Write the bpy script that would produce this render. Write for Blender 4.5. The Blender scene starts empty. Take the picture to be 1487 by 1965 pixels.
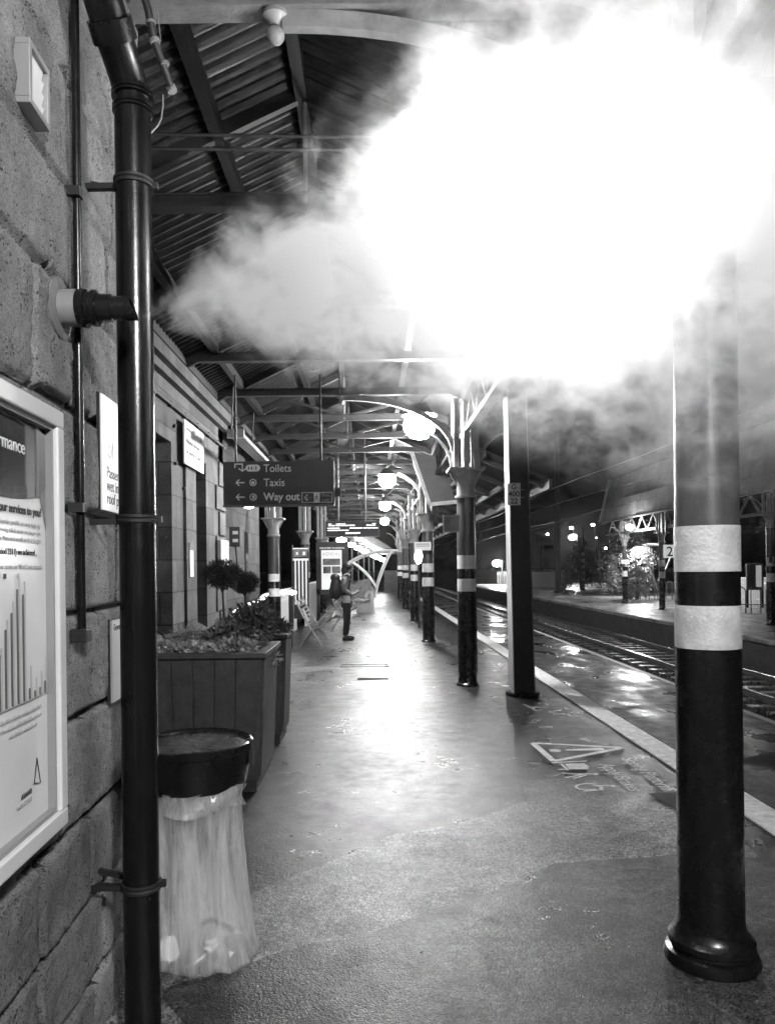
import bpy, bmesh, math, random
import numpy as np
from mathutils import Vector, Matrix, noise as mnoise
random.seed(7)
R = math.radians
SC = bpy.context.scene
COL = SC.collection
# ------------------------------------------------------------------ camera
F = 1450.0; CX, CY = 712.0, 1089.0; HC = 1.55; ROLL = R(0.65)
rs, rc = math.sin(ROLL), math.cos(ROLL)
cam_d = bpy.data.cameras.new("camera"); cam = bpy.data.objects.new("camera", cam_d); COL.objects.link(cam)
cam_d.sensor_fit = 'VERTICAL'; cam_d.sensor_height = 36; cam_d.sensor_width = 36
cam_d.lens = F / 1965 * 36
cam_d.shift_x = (743.5 - CX) / 1965; cam_d.shift_y = (CY - 982.5) / 1965
cam_d.clip_start = 0.05; cam_d.clip_end = 2000
cam.matrix_world = Matrix(((rc, rs, 0, 0), (0, 0, -1, 0), (-rs, rc, 0, HC), (0, 0, 0, 1)))
SC.camera = cam
# ------------------------------------------------------------------ world: night sky
w = bpy.data.worlds.new("World"); SC.world = w; w.use_nodes = True
nt = w.node_tree; nt.nodes.clear()
sky = nt.nodes.new('ShaderNodeTexSky'); sky.sky_type = 'NISHITA'; sky.sun_disc = False
sky.sun_elevation = R(-4); sky.sun_rotation = R(200)
bw = nt.nodes.new('ShaderNodeRGBToBW'); bg = nt.nodes.new('ShaderNodeBackground'); wo = nt.nodes.new('ShaderNodeOutputWorld')
nt.links.new(sky.outputs[0], bw.inputs[0]); nt.links.new(bw.outputs[0], bg.inputs[0]); nt.links.new(bg.outputs[0], wo.inputs[0])
bg.inputs[1].default_value = 0.02
SC.view_settings.view_transform = 'Standard'; SC.view_settings.look = 'None'
SC.view_settings.exposure = 0.0; SC.view_settings.gamma = 1.0
try:
    SC.cycles.use_denoising = True; SC.cycles.denoiser = 'OPENIMAGEDENOISE'; SC.cycles.denoising_prefilter = 'ACCURATE'; SC.cycles.denoising_input_passes = 'RGB_ALBEDO_NORMAL'
    SC.cycles.max_bounces = 6; SC.cycles.diffuse_bounces = 3; SC.cycles.glossy_bounces = 3
    SC.cycles.volume_bounces = 3; SC.cycles.use_adaptive_sampling = True; SC.cycles.adaptive_threshold = .05; SC.cycles.adaptive_min_samples = 16; SC.cycles.transparent_max_bounces = 12; SC.cycles.transmission_bounces = 4
    SC.cycles.caustics_reflective = False; SC.cycles.caustics_refractive = False
    SC.cycles.sample_clamp_indirect = 10.0
    SC.cycles.volume_max_steps = 128
except Exception as e:
    print(e)

def P(px, py, Y):
    "point at depth Y seen at photo pixel (px, py)"
    a = (px - CX) * Y / F; b = (CY - py) * Y / F
    return Vector((a * rc + b * rs, Y, HC + b * rc - a * rs))
def G(px, py, z=0.0):
    "ground point under photo pixel"
    a, b = (px - CX) / F, (CY - py) / F
    Y = (z - HC) / (b * rc - a * rs)
    return Vector(((a * rc + b * rs) * Y, Y, z))

# ------------------------------------------------------------------ materials
def mat(name, col=0.3, rough=0.6, metal=0.0, var=0.0, vscale=5.0, bump=0.0, bscale=40.0, rvar=0.0, emit=0.0, coat=0.0, spec=0.5):
    m = bpy.data.materials.new(name); m.use_nodes = True
    n = m.node_tree.nodes; l = m.node_tree.links; p = n['Principled BSDF']
    c = (col, col, col, 1); p.inputs['Base Color'].default_value = c
    p.inputs['Roughness'].default_value = rough; p.inputs['Metallic'].default_value = metal
    p.inputs['Coat Weight'].default_value = coat; p.inputs['Specular IOR Level'].default_value = spec
    tc = n.new('ShaderNodeTexCoord')
    if var > 0 or rvar > 0:
        t = n.new('ShaderNodeTexNoise'); t.inputs['Scale'].default_value = vscale; t.inputs['Detail'].default_value = 6; t.inputs['Roughness'].default_value = 0.65
        l.new(tc.outputs['Object'], t.inputs['Vector'])
        if var > 0:
            r = n.new('ShaderNodeMapRange'); r.inputs[1].default_value = 0.3; r.inputs[2].default_value = 0.7
            r.inputs[3].default_value = col * (1 - var); r.inputs[4].default_value = col * (1 + var)
            l.new(t.outputs[0], r.inputs[0]); l.new(r.outputs[0], p.inputs['Base Color'])
        if rvar > 0:
            r = n.new('ShaderNodeMapRange'); r.inputs[1].default_value = 0.3; r.inputs[2].default_value = 0.7
            r.inputs[3].default_value = max(.03, rough - rvar); r.inputs[4].default_value = min(1, rough + rvar)
            l.new(t.outputs[0], r.inputs[0]); l.new(r.outputs[0], p.inputs['Roughness'])
    if bump > 0:
        t = n.new('ShaderNodeTexNoise'); t.inputs['Scale'].default_value = bscale; t.inputs['Detail'].default_value = 5
        l.new(tc.outputs['Object'], t.inputs['Vector'])
        b = n.new('ShaderNodeBump'); b.inputs['Strength'].default_value = bump; b.inputs['Distance'].default_value = 0.01
        l.new(t.outputs[0], b.inputs['Height']); l.new(b.outputs[0], p.inputs['Normal'])
    if emit > 0:
        p.inputs['Emission Color'].default_value = (1, 1, 1, 1); p.inputs['Emission Strength'].default_value = emit
    return m
M = {}
M['gloss_black'] = mat('gloss black paint', 0.006, 0.27, var=.25, vscale=9, bump=.05, bscale=220, rvar=.03)
M['arch'] = mat('faded arch paint', 0.22, 0.55, var=.3, vscale=8, bump=.2)
M['galv'] = mat('galvanised flange with lamplight', 0.62, 0.45, var=.12)  # pale tone carries the lamplight on the mast's left side
M['sign_lit'] = mat('backlit sign', 0.8, 0.5, emit=.5)
M['tree_leaf'] = mat('tree foliage', 0.2, 0.5, var=.6, vscale=2)
M['dark_wall'] = mat('dark platform wall', 0.03, 0.7, var=.6, vscale=3, bump=.6)  # one very dark tone over the whole wall face
M['pipe'] = mat('dark iron pipe paint', 0.006, 0.24, var=.3, vscale=14, bump=.06, bscale=160, rvar=.03)
M['black'] = mat('matt black', 0.012, 0.6, var=.3)
M['band'] = mat('white band paint', 0.75, 0.45, var=.14, vscale=10, bump=.25, bscale=45, rvar=.1)
M['band_dim'] = mat('dimmed white band paint', 0.46, 0.42, var=.22, vscale=14, bump=.5, bscale=70, rvar=.12)  # darker copy of the band paint, dims the strongly lit near bands
M['white'] = mat('white paint', 0.8, 0.5, var=.05)
M['frame'] = mat('pale frame', 0.62, 0.38, var=.06, rvar=.08)
M['frame_side'] = mat('grey aluminium frame', 0.3, 0.4, metal=.3)
M['iron'] = mat('dark iron steelwork', 0.014, 0.55, var=.5, vscale=6, bump=.2)
M['iron_light'] = mat('weathered pale steelwork', 0.16, 0.6, var=.35, vscale=8, bump=.3, bscale=60)
M['column_paint'] = mat('grey column paint', 0.055, 0.36, var=.25, vscale=7, bump=.1, bscale=160, rvar=.04)
M['capital'] = mat('pale capital paint', 0.26, 0.45, var=.3, vscale=7)
M['sheet'] = mat('corrugated sheet', 0.013, 0.5, var=.5, vscale=3, bump=.2, rvar=.12, spec=.3)
M['wood'] = mat('stained planter boards', 0.032, 0.55, var=.4, vscale=12, bump=.3)
M['wood_light'] = mat('worn timber', 0.22, 0.5, var=.3, vscale=14)
M['soil'] = mat('soil', 0.02, 0.95, var=.3, bump=1)
M['leaf'] = mat('leaf', 0.10, 0.42, var=.7, vscale=9)
M['leaf_pale'] = mat('pale leaf', 0.26, 0.45, var=.5, vscale=12)
M['needle'] = mat('topiary foliage', 0.05, 0.6, var=.5, vscale=20)
M['bark'] = mat('bark', 0.06, 0.8, var=.3, bump=.5)
M['stone_far'] = mat('stone far', 0.3)
M['paint_line'] = mat('worn white road paint', 0.66, 0.6, var=.35, vscale=16, bump=.6, bscale=180, rvar=.15)
M['paint_faint'] = mat('faint floor paint', 0.26, 0.55, var=.4, vscale=30)
M['poster_white'] = mat('poster paper', 0.74, 0.22, var=.06, vscale=2.5, rvar=.05, coat=.6)
M['poster_dark'] = mat('poster dark print', 0.035, 0.18, var=.3, vscale=4, coat=.6)
M['poster_mid'] = mat('poster grey print', 0.12, 0.2, coat=.6)
M['ink'] = mat('ink', 0.03, 0.5)
M['ink_grey'] = mat('grey ink', 0.38, 0.5)
M['ink_pale'] = mat('pale print', 0.75, 0.4)
M['sign_white'] = mat('white sign', 0.82, 0.4, var=.03)
M['sign_grey'] = mat('wayfinding sign face', 0.045, 0.5, var=.15, vscale=3)
M['steel'] = mat('galvanised steel', 0.35, 0.4, metal=.7, var=.2)
M['rail'] = mat('polished rail head', 0.5, 0.22, metal=1.0, var=.2)
M['rail_side'] = mat('rusty rail', 0.04, 0.6, var=.4)
M['sleeper'] = mat('wet concrete sleeper', 0.16, 0.35, var=.4, vscale=10, bump=.3)
M['skin'] = mat('skin', 0.2, 0.5)
M['hair'] = mat('dark hair', 0.012, 0.5)
M['jacket'] = mat('grey jacket', 0.11, 0.8, var=.25, vscale=12, bump=.5)
M['cloth_black'] = mat('black cloth', 0.012, 0.85, var=.2)
M['pack'] = mat('rucksack nylon', 0.02, 0.6, var=.4, bump=.4)
M['white_pvc'] = mat('white plastic', 0.6, 0.4)
M['lit_board'] = mat('lit display letters', 0.9, 0.5, emit=1.6)
M['lit_poster'] = mat('lit poster panel', 0.75, 0.4, emit=.25)
M['opp_sheet'] = mat('painted valance boards', .42, .55, var=.3, vscale=2)
M['shade'] = mat('lamp reflector', .08, .5)
M['lamp_back'] = mat('lamp glass behind', 0.9, 0.5, emit=1050)
M['lamp'] = mat('lamp glass', 0.9, 0.5, emit=520)
M['lamp_near'] = mat('near lamp glass', 0.9, 0.5, emit=310)
M['lamp_far'] = mat('far lamp glass', 0.9, 0.5, emit=480)
M['lamp_small'] = mat('small lamp glass', 0.9, 0.5, emit=80)
M['lamp_tube'] = mat('lit tube glass', 0.9, 0.5, emit=3)
M['paper'] = mat('paper', 0.78, 0.6, bump=.4, bscale=20)
M['cup'] = mat('paper cup', 0.28, 0.6); M['cup_lid'] = mat('cup lid', 0.8, 0.4)

def coords(n, l, sx=1, sy=1, sz=1, rot=(0, 0, 0)):
    tc = n.new('ShaderNodeTexCoord'); mp = n.new('ShaderNodeMapping')
    mp.inputs['Scale'].default_value = (sx, sy, sz); mp.inputs['Rotation'].default_value = rot
    l.new(tc.outputs['Object'], mp.inputs['Vector']); return mp.outputs[0]
def noise_node(n, l, vec, scale, detail=5, rough=.6, dist=0):
    t = n.new('ShaderNodeTexNoise'); t.inputs['Scale'].default_value = scale; t.inputs['Detail'].default_value = detail
    t.inputs['Roughness'].default_value = rough; t.inputs['Distortion'].default_value = dist
    l.new(vec, t.inputs['Vector']); return t.outputs[0]
def maprange(n, l, v, a, b, c, d):
    r = n.new('ShaderNodeMapRange'); r.inputs[1].default_value = a; r.inputs[2].default_value = b; r.inputs[3].default_value = c; r.inputs[4].default_value = d
    l.new(v, r.inputs[0]); return r.outputs[0]
def mathn(n, l, op, a, b=None, c=None, clamp=False):
    m = n.new('ShaderNodeMath'); m.operation = op; m.use_clamp = clamp
    for i, v in enumerate((a, b, c)):
        if v is None: continue
        if isinstance(v, (int, float)): m.inputs[i].default_value = v
        else: l.new(v, m.inputs[i])
    return m.outputs[0]

def asphalt(name, lo, hi, rlo, rhi, bstr, chips=0.5, wet=0.5):
    m = bpy.data.materials.new(name); m.use_nodes = True; n = m.node_tree.nodes; l = m.node_tree.links; p = n['Principled BSDF']
    v = coords(n, l)
    big = noise_node(n, l, v, 0.9, 6, .62, .4)
    mid = noise_node(n, l, v, 6, 6, .7)
    fine = noise_node(n, l, v, 90, 3, .7)
    vo = n.new('ShaderNodeTexVoronoi'); vo.inputs['Scale'].default_value = 150; l.new(v, vo.inputs['Vector'])
    bm_ = mathn(n, l, 'ADD', mathn(n, l, 'MULTIPLY', big, .65), mathn(n, l, 'MULTIPLY', mid, .35))
    base = maprange(n, l, bm_, .42, .57, lo, hi)
    chip = maprange(n, l, vo.outputs['Color'], .15, .95, 1 - chips, 1 + chips)
    fn = maprange(n, l, fine, .3, .7, .7, 1.3)
    mot = maprange(n, l, noise_node(n, l, v, 28, 5, .75), .35, .65, .45, 1.5)
    colr = mathn(n, l, 'MULTIPLY', mathn(n, l, 'MULTIPLY', mathn(n, l, 'MULTIPLY', base, chip), fn), mot)
    l.new(colr, p.inputs['Base Color'])
    wv = coords(n, l, 1, .55, 1)
    wn = noise_node(n, l, wv, 1.7, 3 if wet < .5 else 5, .5, .2 if wet < .5 else .6)
    rr = maprange(n, l, wn, .36 + .1 * wet, .64, rhi, rlo)
    rr = mathn(n, l, 'MULTIPLY', rr, maprange(n, l, mid, .35, .65, 1.25, .8)); l.new(rr, p.inputs['Roughness']); p.inputs['Specular IOR Level'].default_value = .5 if wet > .5 else .34
    hgt = mathn(n, l, 'ADD', mathn(n, l, 'ADD', mathn(n, l, 'MULTIPLY', vo.outputs['Distance'], -.6), mathn(n, l, 'MULTIPLY', fine, .7)), mathn(n, l, 'MULTIPLY', noise_node(n, l, v, 34, 4, .6), .75))
    b = n.new('ShaderNodeBump'); b.inputs['Distance'].default_value = .0026
    st = maprange(n, l, wn, .42, .62, bstr, bstr * (1 - wet * .85))
    l.new(st, b.inputs['Strength']); l.new(hgt, b.inputs['Height']); l.new(b.outputs[0], p.inputs['Normal'])
    return m
M['asphalt'] = asphalt('wet dark asphalt', .006, .030, .28, .38, 1.0, .6, .0)
M['asphalt_rough'] = asphalt('gritty grey asphalt', .09, .18, .33, .45, 1.0, .95, .0)
M['asphalt_mid'] = asphalt('worn asphalt', .018, .055, .30, .42, 1.0, .9, .0)
M['paving_wet'] = asphalt('soaked edge paving', .015, .06, .09, .5, .6, .3, .85)
M['platform_far'] = asphalt('opposite platform surface', .12, .28, .25, .6, .6, .3, .5)
M['ballast'] = asphalt('track ballast', .008, .05, .4, .8, 1.0, .8, .2)

def stone(name, lo, hi, pits=1.0):
    m = bpy.data.materials.new(name); m.use_nodes = True; n = m.node_tree.nodes; l = m.node_tree.links; p = n['Principled BSDF']
    v = coords(n, l); big = noise_node(n, l, v, 2.2, 5); mid = noise_node(n, l, v, 22, 8, .8)
    vo = n.new('ShaderNodeTexVoronoi'); vo.inputs['Scale'].default_value = 88; l.new(v, vo.inputs['Vector']); pit = mathn(n, l, 'ADD', vo.outputs['Distance'], mathn(n, l, 'MULTIPLY', mathn(n, l, 'SUBTRACT', noise_node(n, l, v, 14, 4, .7), .36), 1.1))
    pm = mathn(n, l, 'MULTIPLY', maprange(n, l, pit, .20, .46, .12, 1.0), maprange(n, l, noise_node(n, l, v, 230, 2, .6), .35, .65, .65, 1.3))
    c = mathn(n, l, 'MULTIPLY', mathn(n, l, 'MULTIPLY', maprange(n, l, big, .35, .65, lo, hi), maprange(n, l, mid, .3, .7, .72, 1.25)), pm)
    l.new(c, p.inputs['Base Color']); p.inputs['Roughness'].default_value = .8
    h = mathn(n, l, 'ADD', mathn(n, l, 'MULTIPLY', pm, .7), mathn(n, l, 'MULTIPLY', mid, 1.0))
    b = n.new('ShaderNodeBump'); b.inputs['Distance'].default_value = .007; b.inputs['Strength'].default_value = pits
    l.new(h, b.inputs['Height']); l.new(b.outputs[0], p.inputs['Normal']); return m
M['stone'] = stone('rock faced sandstone', .13, .29)
M['mortar'] = mat('dirty recessed mortar', .03, .9, var=.6, vscale=30, bump=.6)
def ashlar(name, lo, hi):
    m = bpy.data.materials.new(name); m.use_nodes = True; n = m.node_tree.nodes; l = m.node_tree.links; p = n['Principled BSDF']
    tc = n.new('ShaderNodeTexCoord'); sp = n.new('ShaderNodeSeparateXYZ'); cb = n.new('ShaderNodeCombineXYZ')
    l.new(tc.outputs['Object'], sp.inputs[0])
    l.new(mathn(n, l, 'ADD', sp.outputs['Y'], sp.outputs['X']), cb.inputs['X']); l.new(sp.outputs['Z'], cb.inputs['Y'])
    br = n.new('ShaderNodeTexBrick'); br.inputs['Scale'].default_value = 1; br.inputs['Brick Width'].default_value = .62; br.inputs['Row Height'].default_value = .33
    br.inputs['Mortar Size'].default_value = .007; br.inputs['Color1'].default_value = (lo,) * 3 + (1,); br.inputs['Color2'].default_value = (hi,) * 3 + (1,)
    br.inputs['Mortar'].default_value = (.04, .04, .04, 1)
    l.new(cb.outputs[0], br.inputs['Vector'])
    v = tc.outputs['Object']; big = noise_node(n, l, v, 3, 6, .7); fine = noise_node(n, l, v, 40, 5, .7)
    bwn = n.new('ShaderNodeRGBToBW'); l.new(br.outputs['Color'], bwn.inputs[0])
    c = mathn(n, l, 'MULTIPLY', mathn(n, l, 'MULTIPLY', bwn.outputs[0], maprange(n, l, big, .3, .7, .5, 1.4)), maprange(n, l, fine, .3, .7, .8, 1.2))
    l.new(c, p.inputs['Base Color']); p.inputs['Roughness'].default_value = .75
    h = mathn(n, l, 'SUBTRACT', mathn(n, l, 'MULTIPLY', fine, .5), br.outputs['Fac'])
    b = n.new('ShaderNodeBump'); b.inputs['Distance'].default_value = .012; b.inputs['Strength'].default_value = .8
    l.new(h, b.inputs['Height']); l.new(b.outputs[0], p.inputs['Normal']); return m
M['ashlar'] = ashlar('coursed ashlar stone', .05, .13)
M['ashlar_dark'] = ashlar('dark ashlar stone', .06, .11)  # dark tones of the coursed ashlar

def bag_mat():
    m = bpy.data.materials.new('clear refuse bag film'); m.use_nodes = True; n = m.node_tree.nodes; l = m.node_tree.links
    n.clear(); o = n.new('ShaderNodeOutputMaterial'); mx = n.new('ShaderNodeMixShader'); tr = n.new('ShaderNodeBsdfTransparent')
    ad = n.new('ShaderNodeMixShader'); df = n.new('ShaderNodeBsdfDiffuse'); tl = n.new('ShaderNodeBsdfTranslucent'); gl = n.new('ShaderNodeBsdfGlossy'); m2 = n.new('ShaderNodeMixShader')
    df.inputs[0].default_value = (.92,) * 3 + (1,); tl.inputs[0].default_value = (.92,) * 3 + (1,); gl.inputs['Roughness'].default_value = .18
    ad.inputs[0].default_value = .5; l.new(df.outputs[0], ad.inputs[1]); l.new(tl.outputs[0], ad.inputs[2])
    m2.inputs[0].default_value = .18; l.new(ad.outputs[0], m2.inputs[1]); l.new(gl.outputs[0], m2.inputs[2])
    v = coords(n, l, 1, 1, .12); t = noise_node(n, l, v, 16, 5, .65, .5)
    b = n.new('ShaderNodeBump'); b.inputs['Strength'].default_value = .7; b.inputs['Distance'].default_value = .02; l.new(t, b.inputs['Height'])
    for q in (df, gl): l.new(b.outputs[0], q.inputs['Normal'])
    l.new(maprange(n, l, t, .36, .64, .16, .72), mx.inputs[0])
    l.new(tr.outputs[0], mx.inputs[1]); l.new(m2.outputs[0], mx.inputs[2]); l.new(mx.outputs[0], o.inputs[0]); return m
M['bag'] = bag_mat()
def glass_mat():
    m = mat('dark window glass', 0.02, 0.08); return m
M['glass'] = glass_mat()

# ------------------------------------------------------------------ mesh building
def tag(o, label=None, cat=None, group=None, kind=None):
    if label: o['label'] = label
    if cat: o['category'] = cat
    if group: o['group'] = group
    if kind: o['kind'] = kind
    return o
def empty(name, loc=(0, 0, 0), rz=0, label=None, cat=None, group=None):
    o = bpy.data.objects.new(name, None); COL.objects.link(o); o.location = loc; o.rotation_euler = (0, 0, rz); o.empty_display_size = .1
    return tag(o, label, cat, group)
class MB:
    def __init__(s): s.b = bmesh.new()
    def box(s, c, size, rot=None, taper=None):
        g = bmesh.ops.create_cube(s.b, size=1)['verts']
        for v in g:
            x, y, z = v.co
            if taper and z < 0: x *= taper; y *= taper
            p = Vector((x * size[0], y * size[1], z * size[2]))
            if rot is not None: p = rot @ p
            v.co = p + Vector(c)
        return s
    def bb(s, x0, x1, y0, y1, z0, z1): return s.box(((x0 + x1) / 2, (y0 + y1) / 2, (z0 + z1) / 2), (abs(x1 - x0), abs(y1 - y0), abs(z1 - z0)))
    def bar(s, a, b, w=.05, h=None, up=(0, 0, 1)):
        a, b = Vector(a), Vector(b); d = b - a; L = d.length
        if L < 1e-6: return s
        h = h or w; z = d.normalized(); u = Vector(up)
        if abs(z.dot(u)) > .99: u = Vector((0, 1, 0))
        x = u.cross(z).normalized(); y = z.cross(x)
        m = Matrix((x, y, z)).transposed()
        return s.box((a + b) / 2, (w, h, L), m)
    def tube(s, pts, r, seg=10, closed=False, cap=True):
        pts = [Vector(p) for p in pts]; n = len(pts); rr = r if isinstance(r, (list, tuple)) else [r] * n; rings = []
        prev = None
        for i, p in enumerate(pts):
            if closed: d = pts[(i + 1) % n] - pts[i - 1]
            else: d = pts[min(i + 1, n - 1)] - pts[max(i - 1, 0)]
            d = d.normalized() if d.length > 1e-9 else Vector((0, 0, 1))
            if prev is None: u = Vector((0, 0, 1)) if abs(d.z) < .9 else Vector((0, 1, 0))
            else: u = prev
            x = u.cross(d).normalized(); u = d.cross(x); prev = u
            rings.append([s.b.verts.new(p + (x * math.cos(2 * math.pi * k / seg) + u * math.sin(2 * math.pi * k / seg)) * rr[i]) for k in range(seg)])
        m = n if closed else n - 1
        for i in range(m):
            A, B = rings[i], rings[(i + 1) % n]
            for k in range(seg): s.b.faces.new((A[k], A[(k + 1) % seg], B[(k + 1) % seg], B[k]))
        if cap and not closed:
            s.b.faces.new(rings[0][::-1]); s.b.faces.new(rings[-1])
        return s
    def lathe(s, prof, c=(0, 0, 0), seg=32, axis='z', cap=True):
        rings = []
        for r, h in prof:
            ring = []
            for k in range(seg):
                a = 2 * math.pi * k / seg; x, y = r * math.cos(a), r * math.sin(a)
                p = (x, y, h) if axis == 'z' else (h, x, y)
                ring.append(s.b.verts.new(Vector(p) + Vector(c)))
            rings.append(ring)
        for A, B in zip(rings, rings[1:]):
            for k in range(seg): s.b.faces.new((A[k], A[(k + 1) % seg], B[(k + 1) % seg], B[k]))
        if cap: s.b.faces.new(rings[0][::-1]); s.b.faces.new(rings[-1])
        return s
    def sphere(s, c, r, sub=2, sc=(1, 1, 1)):
        g = bmesh.ops.create_icosphere(s.b, subdivisions=sub, radius=r)['verts']
        for v in g: v.co = Vector((v.co.x * sc[0], v.co.y * sc[1], v.co.z * sc[2])) + Vector(c)
        return s
    def poly(s, pts, thick=None, n=(0, 0, 1)):
        "flat polygon, optionally given thickness along n"
        vs = [s.b.verts.new(Vector(p)) for p in pts]; f = s.b.faces.new(vs)
        if thick:
            N = Vector(n) * thick; v2 = [s.b.verts.new(v.co + N) for v in vs]; s.b.faces.new(v2[::-1])
            k = len(vs)
            for i in range(k): s.b.faces.new((vs[i], vs[(i + 1) % k], v2[(i + 1) % k], v2[i]))
        return s
    def build(s, name, m, parent=None, smooth=None, bevel=0.0, ang=35):
        bmesh.ops.recalc_face_normals(s.b, faces=s.b.faces)
        me = bpy.data.meshes.new(name); s.b.to_mesh(me); s.b.free()
        o = bpy.data.objects.new(name, me); COL.objects.link(o)
        if m: me.materials.append(m)
        if parent: o.parent = parent
        if smooth:
            for f in me.polygons: f.use_smooth = True
            try: me.set_sharp_from_angle(angle=R(ang))
            except Exception: pass
        if bevel:
            b = o.modifiers.new('b', 'BEVEL'); b.width = bevel; b.segments = 2; b.limit_method = 'ANGLE'
        return o
def mesh_np(name, V, Fc, m, parent=None, smooth=False):
    me = bpy.data.meshes.new(name); me.from_pydata([tuple(v) for v in V], [], [tuple(f) for f in Fc]); me.update()
    o = bpy.data.objects.new(name, me); COL.objects.link(o)
    if m: me.materials.append(m)
    if parent: o.parent = parent
    if smooth:
        for f in me.polygons: f.use_smooth = True
    return o
def text(name, s, size, origin, right, up, m, parent=None, bold=0.0, align='LEFT', depth=.0006, stretch=1.0):
    "lettering as a mesh laid in the plane (right, up)"
    cu = bpy.data.curves.new('t', 'FONT'); cu.body = s; cu.size = size; cu.align_x = align; cu.offset = bold; cu.extrude = depth; cu.resolution_u = 4
    o = bpy.data.objects.new('t', cu); COL.objects.link(o)
    dg = bpy.context.evaluated_depsgraph_get(); me = bpy.data.meshes.new_from_object(o.evaluated_get(dg))
    bpy.data.objects.remove(o); r = Vector(right).normalized(); u = Vector(up).normalized(); nn = r.cross(u)
    for v in me.vertices: v.co = Vector(origin) + r * v.co.x * stretch + u * v.co.y + nn * v.co.z
    me.name = name; me.materials.clear(); me.materials.append(m)
    q = bpy.data.objects.new(name, me); COL.objects.link(q)
    if parent: q.parent = parent
    return q
def copy_tree(o, parent=None):
    c = o.copy(); COL.objects.link(c); c.parent = parent
    for ch in list(o.children): copy_tree(ch, c)
    return c

# ================================================================== SETTING
EDGE = 3.93; OPP = 9.1; OPZ = -.22; TRZ = -1.0
MB().poly([(-400, -60, -1.25), (400, -60, -1.25), (400, 600, -1.25), (-400, 600, -1.25)]).build('ground', M['ballast'])['kind'] = 'structure'
def plat():
    b = MB(); b.bb(-14, EDGE - .32, -12, 95, -1.2, 0); o = b.build('platform_surface', M['asphalt']); tag(o, kind='structure')
    b = MB(); b.bb(EDGE - .32, EDGE, -12, 95, -1.2, .002); o = b.build('platform_edge', M['paving_wet'], bevel=.02); tag(o, kind='structure')
    # soaked strip between the line and the edge
    b = MB(); b.bb(2.52, EDGE - .322, -10, 94, .0, .004); tag(b.build('wet_paving_strip', M['paving_wet']), kind='structure')
    # white edge line and safety line
    b = MB(); b.bb(EDGE - .09, EDGE - .01, -10, 94, .004, .007); tag(b.build('platform_edge_line', M['paint_line']), kind='structure')
    b = MB(); b.bb(2.27, 2.50, -10, 70, .0, .009); tag(b.build('safety_line', M['paint_line']), kind='structure')
plat()
def patch(name, pts, m, z):
    g = [G(*p) if len(p) == 2 else Vector(p) for p in pts]
    # rough the outline
    out = []
    for i, a in enumerate(g):
        b = g[(i + 1) % len(g)]; n = max(1, int((b - a).length / .06)); d = (b - a); pr = Vector((-d.y, d.x, 0)).normalized() if d.length > 0 else d
        for k in range(n):
            t = k / n; q = a.lerp(b, t); s = .022 * mnoise.noise(q * 6) + .008 * mnoise.noise(q * 25)
            out.append((q.x + pr.x * s, q.y + pr.y * s, z))
    o = MB().poly(out).build(name, m); return tag(o, kind='structure')
patch('gritty_surface', [(480, 1715), (640, 1652), (760, 1602), (880, 1583), (1012, 1537), (998, 1500), (1120, 1492), (1235, 1487), (1262, 1530), (1330, 1575), (1400, 1600), (1487, 1668),
      (2.9, 2.2, 0), (2.9, 1.0, 0), (-1.2, 1.0, 0), (-1.2, 3.3, 0)], M['asphalt_rough'], .004)
patch('worn_surface', [(990, 1697), (1060, 1660), (1300, 1643), (1487, 1650), (2.8, 2.0, 0), (2.8, 1.1, 0), (.6, 1.1, 0), (300, 1905), (420, 1868), (600, 1815), (700, 1800), (800, 1760)], M['asphalt_mid'], .008)
patch('pale_concrete_strip', [(556, 1283), (640, 1277), (738, 1274), (738, 1281), (655, 1285), (556, 1292)], M['asphalt_rough'], .004)
# drain covers
def cover(name, px, py, r, lab):
    c = G(px, py); b = MB(); b.lathe([(r, .0), (r, .008), (r * .86, .008), (r * .85, .004), (0.01, .004)], c, 24, cap=False)
    for k in range(-3, 4): b.bb(c.x - r * .6, c.x + r * .6, c.y + k * r * .2 - .01, c.y + k * r * .2 + .01, .004, .009)
    tag(b.build(name, M['iron']), lab, 'manhole cover')
cover('manhole_cover', 838, 1237, .28, 'round iron manhole cover beside the base of the third banded column')
def chamber(px, py, w, d, lab):
    c = G(px, py); b = MB()
    for (x0, x1, y0, y1) in ((-w, w, -d, -d + .02), (-w, w, d - .02, d), (-w, -w + .02, -d, d), (w - .02, w, -d, d)): b.bb(c.x + x0, c.x + x1, c.y + y0, c.y + y1, .0, .012)
    tag(b.build('access_cover', M['iron']), lab, 'access cover')
chamber(700, 1278, .38, .14, 'flat rectangular access cover set in the floor in front of the standing person')
chamber(716, 1303, .22, .05, 'small narrow slot cover in the floor on the bright wet streak')
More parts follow.
